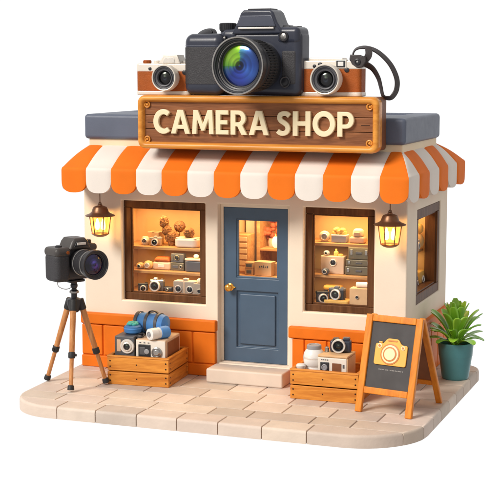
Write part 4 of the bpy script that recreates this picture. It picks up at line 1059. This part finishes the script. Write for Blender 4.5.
# ================================================================== goods in the windows
def single(name, label, cat, mb, loc, rz=0, group=None, sharp=38):
    o = mb.build(name, sharp=sharp); o.location = loc; o.rotation_euler = (0, 0, rz); return tag(o, label, cat, group)
def goods_box(w_, d_, h_, m, bev=.01, extra=None):
    b = MB(); b.box(-w_ / 2, w_ / 2, -d_ / 2, d_ / 2, 0, h_, m, bev)
    if extra: extra(b)
    return b
def dial(b, cx, cz, r_, y_, m1='chrome', m2='black_plastic'):
    b.lathe([(r_, 0), (r_, .012), (r_ * .85, .018), (r_ * .72, .010)], m1, 24, axis='-y', c=(cx, y_, cz), caps=False)
    b.lathe([(r_ * .74, .008), (r_ * .5, .014), (r_ * .42, .008), (r_ * .3, .014), (0, .016)], m2, 20, axis='-y', c=(cx, y_, cz))
def mini_camera(name, label, loc, W, H, Dp, lr, m1, m2, rz=0, lx=0, hump=True, mg='chrome'):
    t = thing(name, label, 'camera', loc, rz)
    b = MB(); b.box(-W / 2, W / 2, -Dp / 2, Dp / 2, 0, H, m1, .016, 3)
    b.build('body', t); b = MB(); b.box(-W / 2 - .002, W / 2 + .002, -Dp / 2 - .002, Dp / 2 + .002, H * .78, H + .004, m2, .012)
    if hump: b.box(lx - W * .17, lx + W * .17, -Dp / 2 - .004, Dp / 2 - .01, H, H + H * .22, m2, .012, taper=(.75, .8))
    b.lathe([(.02, 0), (.02, .016), (0, .018)], m2, 14, c=(W * .33, 0, H)); b.build('top_plate', t)
    b = MB(); c = (lx, -Dp / 2, H * .47)
    b.lathe([(lr, 0), (lr, .03), (lr * .93, .042), (lr * .78, .042), (lr * .7, .03)], mg, 28, axis='-y', c=c, caps=False)
    b.lathe([(lr * .74, .028), (lr * .6, .036), (lr * .5, .026), (lr * .3, .03), (0, .034)], 'lens_dark', 24, axis='-y', c=c); b.build('lens', t)
    return t
Y1 = .36
# -- wide window, top shelf (z 1.445)
Z = 1.4705
single('cardboard_box', 'tan cardboard box on the top shelf of the wide window', 'box', goods_box(.17, .14, .16, 'cardboard_light', .006, lambda b: (b.box(-.03, .03, -.075, -.069, .05, .10, 'cardboard', .001), b.box(-.012, .012, -.073, .07, .159, .163, 'cardboard', 0))), (-1.24, Y1 + .10, Z), R(-6))
mini_camera('small_camera', 'small tan camera with round lens in front of the cardboard box, wide window top shelf', (-1.175, Y1 - .05, Z), .17, .11, .07, .048, 'cardboard', 'warm_grey', R(6))
b = MB(); b.lathe([(0, 0), (.045, .003), (.058, .03), (.058, .06), (.04, .095), (0, .105)], 'cream_trim', 24); dial(b, 0, .05, .034, -.045)
single('alarm_clock', 'small round cream clock at the left end of the wide window top shelf', 'clock', b, (-1.345, Y1 - .02, Z), R(10))
def cone(nm, label, loc, parts_, seed):
    b = MB()
    for i, (c, r_) in enumerate(parts_): b.ball(c, r_, 'brown_bun', 4, .22, seed=seed + i, fr=6)
    single(nm, label, 'dried flowers', b, loc, sharp=80)
cone('seed_cluster', 'tall cluster of brown textured seed heads on the wide window top shelf', (-.985, Y1 + .02, Z), [((-.09, 0, .315), (.062, .055, .085)), ((-.05, .0, .20), (.065, .06, .07)), ((.02, 0, .12), (.10, .07, .085)), ((.02, 0, .035), (.05, .05, .05))], 1)
b = MB(); b.lathe([(0, 0), (.02, 0), (.008, .02), (.006, .20)], 'case_wood', 12, caps=False); b.ball((0, 0, .27), .075, 'brown_bun', 4, .18, seed=9, fr=6)
single('seed_ball', 'round brown seed ball on a thin stem behind the white bowl', 'dried flowers', b, (-.85, Y1 + .12, Z), sharp=80)
b = MB(); b.prism(rrect(-.165, .165, -.09, .09, .085, 6), 0, .115, 'white_box', .03, 4, plane='xy'); b.box(-.14, .14, -.07, .07, .11, .122, 'cream_trim', .005)
single('white_bowl', 'rounded white lidded bowl on the wide window top shelf', 'bowl', b, (-.70, Y1 - .04, Z))
b = MB(); b.ball((0, 0, .07), (.078, .07, .072), 'brown_bun', 4, .18, seed=14, fr=6); single('bread_ball', 'brown textured ball resting on the white lidded bowl', 'ornament', b, (-.685, Y1 - .04, Z + .119), sharp=80)
b = MB(); b.lathe([(0, 0), (.025, 0), (.01, .02), (.008, .22)], 'case_wood', 12, caps=False); b.ball((0, 0, .29), (.075, .07, .10), 'brown_bun', 4, .18, seed=21, fr=6)
single('seed_ball', 'oval brown seed ball on a stem at the right end of the wide window', 'dried flowers', b, (-.53, Y1 + .10, Z), sharp=80)
# -- middle shelf (1.150)
Z = 1.1775
b = MB(); b.ball((0, 0, .05), (.07, .06, .052), 'tan_soft', 3, .08, seed=3); dial(b, 0, .05, .03, -.055)
single('round_speaker', 'small tan round speaker at the left end of the wide window middle shelf', 'speaker', b, (-1.365, Y1 - .06, Z), sharp=70)
b = MB(); b.ball((0, 0, .065), (.078, .06, .067), 'tan_soft', 3, .06, seed=8); dial(b, 0, .065, .042, -.055, 'cream_metal', 'beige')
single('round_speaker', 'larger tan round speaker second on the wide window middle shelf', 'speaker', b, (-1.235, Y1 - .05, Z), sharp=70)
t = thing('lunch_box', 'tan rounded camera case with orange lid on the wide window middle shelf', 'case', (-1.015, Y1, Z))
b = MB(); b.box(-.14, .14, -.08, .08, 0, .115, 'beige', .03, 4); b.box(-.05, .05, -.088, -.078, .04, .08, 'white_box', .004); b.build('body', t)
b = MB(); b.box(-.135, .135, -.08, .08, .112, .185, 'tan_leather', .035, 4, taper=(.78, .8)); b.build('lid', t)
b = MB(); b.box(-.125, .125, -.07, .07, 0, .135, 'olive_metal', .012); b.box(-.08, .02, -.078, -.069, .04, .09, 'grey_dark', .004); dial(b, .07, .068, .028, -.07)
single('metal_box', 'dark metal box under the square radio in the wide window', 'box', b, (-.785, Y1, Z))
b = MB(); b.box(-.115, .115, -.065, .065, 0, .150, 'grey_dark', .016); dial(b, .0, .08, .045, -.065, 'olive_metal'); b.box(-.10, -.065, -.07, -.064, .03, .11, 'olive_metal', .003)
single('square_radio', 'dark square radio stacked on the dark metal box in the wide window', 'radio', b, (-.785, Y1, Z + .1355))
t = thing('storage_pot', 'dark pot with tan lid and white knob on the wide window middle shelf', 'pot', (-.55, Y1 - .02, Z))
b = MB(); b.prism(rrect(-.155, .155, -.09, .09, .06, 6), 0, .155, 'grey_dark', .02, 3, plane='xy'); b.build('body', t)
b = MB(); b.prism(rrect(-.158, .158, -.093, .093, .06, 6), .155, .185, 'beige', .012, 3, plane='xy'); b.build('lid', t)
b = MB(); b.ball((0, 0, .215), (.038, .035, .032), 'white_gloss', 3); b.build('knob', t)
# -- bottom (0.90)
Z = .9005
mini_camera('small_camera', 'small dark camera at the left end of the wide window bottom shelf', (-1.345, Y1 - .10, Z), .15, .13, .08, .05, 'grey_dark', 'black_plastic', R(25), hump=False)
b = MB(); b.prism(circ(0, 0, 1, 36), 0, .022, 'case_wood', .006, plane='xy', T=Matrix.Diagonal((.21, .11, 1, 1))); single('wooden_tray', 'oval wooden tray under the silver camera in the wide window', 'tray', b, (-1.075, Y1 - .08, Z))
mini_camera('small_camera', 'dark camera with large silver lens on the oval wooden tray', (-1.11, Y1 - .07, Z + .0225), .20, .155, .08, .078, 'grey_dark', 'steel', R(4), lx=-.02)
b = MB(); b.box(-.07, .07, -.04, .04, 0, .06, 'black_plastic', .02); dial(b, 0, .03, .02, -.04); single('lens_case', 'small black case right of the silver camera on the tray', 'case', b, (-.945, Y1 - .06, Z + .0225), R(-8))
t = thing('twin_radio', 'grey-beige radio with two round black dials on the wide window bottom shelf', 'radio', (-.715, Y1 - .10, Z))
b = MB(); b.box(-.165, .165, -.07, .07, 0, .195, 'warm_grey', .018); b.build('body', t)
for s in (-1, 1): b = MB(); dial(b, s * .085, .085, .052, -.07); b.build('dial', t)
b = MB(); b.box(-.035, .035, -.03, .03, .19, .228, 'warm_grey', .01); b.box(-.01, .01, -.075, -.068, .02, .18, 'beige', .002); b.build('top_knob', t)
b = goods_box(.18, .14, .165, 'warm_grey', .012, lambda b: dial(b, .0, .07, .032, -.07)); single('white_box_camera', 'grey-beige square box with dial at the right end of the wide window bottom shelf', 'camera', b, (-.495, Y1 - .12, Z))
b = MB(); b.prism(rrect(-.07, .07, -.05, .05, .045, 5), 0, .05, 'cream_trim', .02, 3, plane='xy'); single('cloth_roll', 'folded cream cloth on the grey-beige square box', 'cloth', b, (-.49, Y1 - .11, Z + .1655))

# -- narrow window, top shelf (1.615)
Y2 = .33; Z = 1.615
b = MB(); b.ball((0, 0, .085), (.088, .055, .086), 'cream_trim', 3); dial(b, 0, .085, .055, -.045, 'chrome', 'grey_gloss'); b.box(-.05, .05, -.03, .03, 0, .02, 'beige', .006)
single('table_clock', 'round cream clock at the left end of the narrow window top shelf', 'clock', b, (.965, Y2 - .02, Z), R(8), sharp=60)
t = thing('picnic_tin', 'grey tin with crumpled yellow paper on top, narrow window top shelf', 'tin', (1.175, Y2, Z))
b = MB(); b.box(-.105, .105, -.07, .07, 0, .09, 'grey_gloss', .012); b.box(-.108, .108, -.073, .073, .085, .105, 'cream_metal', .008); b.build('body', t)
b = MB()
for k, (x_, z_) in enumerate(((-.07, .12), (-.01, .14), (.055, .125), (-.05, .165), (.035, .16))): b.ball((x_, 0, z_), (.045, .05, .035), 'yellow_soft', 2, .3, seed=k, fr=4)
b.build('paper', t)
t = thing('pale_helmet', 'pale beige rounded camera case at the right end of the narrow window top shelf', 'case', (1.385, Y2, Z))
b = MB(); b.box(-.105, .105, -.07, .07, 0, .085, 'beige', .03, 4); b.build('body', t)
b = MB(); b.box(-.075, .085, -.06, .06, .082, .19, 'cream_trim', .04, 4, taper=(.8, .8)); b.box(-.04, .04, -.068, -.055, .10, .145, 'beige', .008); b.build('lid', t)
# -- middle shelf (1.245)
Z = 1.245
t = thing('dial_box', 'beige safe-like box with a round dial on the narrow window middle shelf', 'box', (1.09, Y2 + .02, Z))
b = MB(); b.box(-.18, .18, -.08, .08, 0, .265, 'beige', .012); b.build('body', t)
b = MB(); dial(b, .015, .17, .055, -.08); b.build('dial', t)
b = MB(); b.ball((0, 0, .04), (.048, .04, .042), 'grey_dark', 3); dial(b, 0, .04, .026, -.036); single('ball_camera', 'little dark ball camera standing in front of the beige dial box', 'camera', b, (.99, Y2 - .12, Z), sharp=60)
b = MB(); b.ball((0, 0, .035), (.045, .035, .036), 'grey_gloss', 3); dial(b, 0, .035, .022, -.03); single('webcam', 'small grey round camera on the left of the beige dial box top', 'camera', b, (.975, Y2, Z + .2655), sharp=60)
b = MB(); b.lathe([(0, 0), (.03, .002), (.03, .05), (.012, .065), (.012, .09), (0, .092)], 'yellow_soft', 20); b.lathe([(0, 0), (.035, .002), (.035, .025), (0, .03)], 'yellow_soft', 20, c=(.06, 0, 0)); single('oil_bottle', 'small amber bottle on the right of the beige dial box top', 'bottle', b, (1.13, Y2, Z + .2655))
for i, (w_, h_, z_, lb) in enumerate(((.36, .115, 0, 'wide olive metal case, bottom of the stack in the narrow window'), (.34, .085, .1155, 'thin olive metal case, middle of the stack in the narrow window'), (.28, .165, .201, 'small olive metal case, top of the stack in the narrow window'))):
    t = thing('metal_case', lb, 'case', (1.43, Y2 + .01, Z + z_), 0, 'stacked olive metal cases')
    b = MB(); b.box(-w_ / 2, w_ / 2, -.08, .08, 0, h_, 'olive_metal', .016); b.build('body', t)
    b = MB(); b.box(-w_ / 2 + .03, -w_ / 2 + .06, -.088, -.078, h_ * .35, h_ * .75, 'steel', .003); b.box(w_ / 2 - .06, w_ / 2 - .03, -.088, -.078, h_ * .35, h_ * .75, 'steel', .003); b.box(-.04, .04, -.09, -.078, h_ * .4, h_ * .6, 'grey_dark', .004); b.build('latch', t)
# -- bottom (0.905)
Z = .9055
mini_camera('small_camera', 'dark round-lens camera at the left end of the narrow window bottom shelf', (.945, Y2 - .10, Z), .14, .14, .08, .055, 'grey_dark', 'black_plastic', R(30), hump=False)
b = MB(); b.prism(rrect(-.15, .15, -.09, .09, .03, 5), 0, .055, 'yellow_soft', .012, 3, plane='xy'); single('yellow_block', 'flat yellow stand under the dark camera in the narrow window', 'stand', b, (1.13, Y2 - .08, Z))
mini_camera('small_camera', 'dark camera with silver lens ring on the flat yellow stand', (1.145, Y2 - .09, Z + .0555), .21, .145, .08, .07, 'black_plastic', 'grey_dark', R(-8))
b = MB(); b.box(-.10, .10, -.05, .05, 0, .13, 'case_wood', .01); b.box(-.11, .11, -.06, .06, .13, .19, 'yellow_soft', .025, 4); single('yellow_cushion', 'yellow cushion on a wooden block behind the narrow window camera', 'cushion', b, (1.02, Y2 + .10, Z))
b = goods_box(.27, .15, .235, 'cardboard_light', .008, lambda b: dial(b, -.03, .12, .024, -.075)); single('camera_box', 'tan cardboard camera box at the right end of the narrow window bottom shelf', 'box', b, (1.44, Y2 - .10, Z))
b = MB(); b.lathe([(0, -.09), (.03, -.088), (.034, -.08), (.034, .08), (.03, .088), (0, .09)], 'white_box', 24, axis='x', c=(0, 0, .034)); single('paper_roll', 'white paper roll lying on the tan cardboard camera box', 'roll', b, (1.46, Y2 - .08, Z + .2355))

# -- behind the door glass
t = thing('slatted_cabinet', 'tall slatted wooden drawer cabinet at the left behind the door glass', 'cabinet', (-.175, .72, 1.141))
b = MB(); b.box(-.20, .065, -.12, .12, 0, .47, 'case_wood', .008); b.build('body', t)
for k in range(6): b = MB(); b.box(-.19, .055, -.132, -.118, .03 + k * .072, .085 + k * .072, 'cardboard_light', .006); b.build('drawer', t)
b = goods_box(.105, .12, .08, 'cardboard', .006, lambda b: b.box(-.03, .03, -.066, -.058, .02, .06, 'grey_dark', .002)); single('label_box', 'small brown box with dark label, lower one behind the door glass', 'box', b, (-.06, .56, 1.141))
b = goods_box(.105, .12, .075, 'cardboard', .006, lambda b: b.box(-.035, .035, -.066, -.058, .02, .055, 'grey_dark', .002)); single('label_box', 'small brown box with dark label, upper one behind the door glass', 'box', b, (-.06, .56, 1.2215))
def marks(b):
    for k in range(5): b.box(-.05 + k * .026, -.036 + k * .026, -.076, -.069, .10 + (k % 2) * .006, .118 + (k % 3) * .006, 'grey_dark', .001)
b = goods_box(.22, .14, .17, 'cardboard_light', .006, marks); single('parcel_box', 'wide cardboard parcel with dark marks at the right behind the door glass', 'box', b, (.125, .56, 1.141), R(-4))
b = goods_box(.16, .14, .15, 'cardboard', .006); single('parcel_box', 'plain cardboard parcel at the far right behind the door glass', 'box', b, (.31, .66, 1.141), R(4))
b = MB(); rr = random.Random(8)
for k in range(26): b.ball((rr.uniform(-.14, .12), rr.uniform(-.04, .04), .10 + rr.uniform(0, .24)), (rr.uniform(.03, .05), .03, rr.uniform(.025, .04)), 'rose_flower', 2, .25, seed=k)
b.lathe([(0, 0), (.04, 0), (.045, .06), (.035, .10)], 'beige', 20, caps=False)
single('dried_bouquet', 'rusty red dried bouquet behind the top of the door glass', 'bouquet', b, (.045, 1.02, 1.4305), sharp=80)
t = thing('glowing_lamp', 'small glowing oval lamp behind the door glass beside the bouquet', 'lamp', (.150, .87, 1.4305))
b = MB(); b.ball((0, 0, .075), (.05, .045, .075), 'small_lamp', 3); b.build('shade', t)
b = MB(); b.lathe([(.03, 0), (.03, .006), (.01, .01)], 'brass', 16); b.lathe([(.02, .145), (.008, .16), (.003, .19)], 'brass', 12); b.build('fitting', t)

# -- side window goods (x ~1.7)
def side(nm, lb, cat, b, y, z, x=1.775): o = b.build(nm, sharp=60); o.location = (x, y, z); o.rotation_euler = (0, 0, R(90)); tag(o, lb, cat)
b = MB(); b.ball((0, 0, .10), (.09, .07, .10), 'tan_soft', 3, .1, seed=2); b.ball((.02, 0, .25), (.06, .06, .065), 'yellow_soft', 3, .1, seed=5); side('cream_vase', 'tan double gourd vase on the side window shelf', 'vase', b, 1.44, 1.4205)
b = MB(); b.box(-.10, .10, -.06, .06, 0, .15, 'beige', .02); dial(b, 0, .075, .045, -.06); side('side_radio', 'beige radio with dial on the side window shelf', 'radio', b, 1.20, 1.4205)
b = MB(); b.box(-.11, .11, -.07, .07, 0, .20, 'yellow_soft', .02); dial(b, 0, .1, .045, -.07); side('yellow_radio', 'yellow radio with dial at the bottom of the side window', 'radio', b, 1.42, .9655)
b = MB(); b.box(-.10, .10, -.06, .06, 0, .16, 'grey_dark', .02); dial(b, 0, .08, .045, -.06); side('dark_radio', 'dark camera with dial at the bottom of the side window', 'camera', b, 1.16, .9655)

# final placing of the goods on their shelves: (start of label, dx, dz, size)
for key, dx, dz, k in (('tall cluster of brown', -.045, 0, .9), ('round brown seed ball', -.10, -.02, .9), ('rounded white lidded', -.075, 0, .95), ('brown textured ball', -.075, -.006, .85),
        ('oval brown seed ball', -.075, 0, .85), ('tan cardboard box on the top', -.02, 0, .95), ('small tan camera', -.015, 0, .9), ('small tan round speaker', -.03, 0, .78),
        ('larger tan round', -.055, 0, .80), ('tan rounded camera case with', -.10, 0, .84), ('dark metal box', -.13, 0, .72), ('dark square radio', -.13, -.0378, .72), ('dark pot with', -.125, 0, .85),
        ('small dark camera at the left end', .0, 0, .8), ('oval wooden tray', -.055, 0, .95), ('dark camera with large', -.055, -.001, .86), ('small black case right', -.075, -.001, .95),
        ('grey-beige radio with two', -.06, 0, .88), ('grey-beige square box', -.07, 0, .95), ('folded cream cloth', -.07, -.008, .95),
        ('round cream clock', -.02, 0, .74), ('grey tin with', -.05, 0, .86), ('pale beige rounded', -.045, 0, .88), ('beige safe-like', -.045, 0, .78), ('small grey round camera', -.01, -.058, .85),
        ('small amber bottle', -.05, -.058, .9), ('wide olive metal', -.06, 0, .92), ('thin olive metal', -.06, -.009, .92), ('small olive metal', -.06, -.016, .92),
        ('dark camera with silver lens ring', -.02, 0, .9), ('tan cardboard camera box', -.03, 0, .88), ('white paper roll', -.03, -.028, .9)):
    for o in bpy.data.objects:
        if o.parent is None and str(o.get('label', '')).startswith(key):
            o.location.x += dx; o.location.z += dz; o.scale = (k, k, k)
# drop empty tags put on parts
for o in bpy.data.objects:
    if o.get('category') == '': del o['category']
    if o.get('label') == '': del o['label']
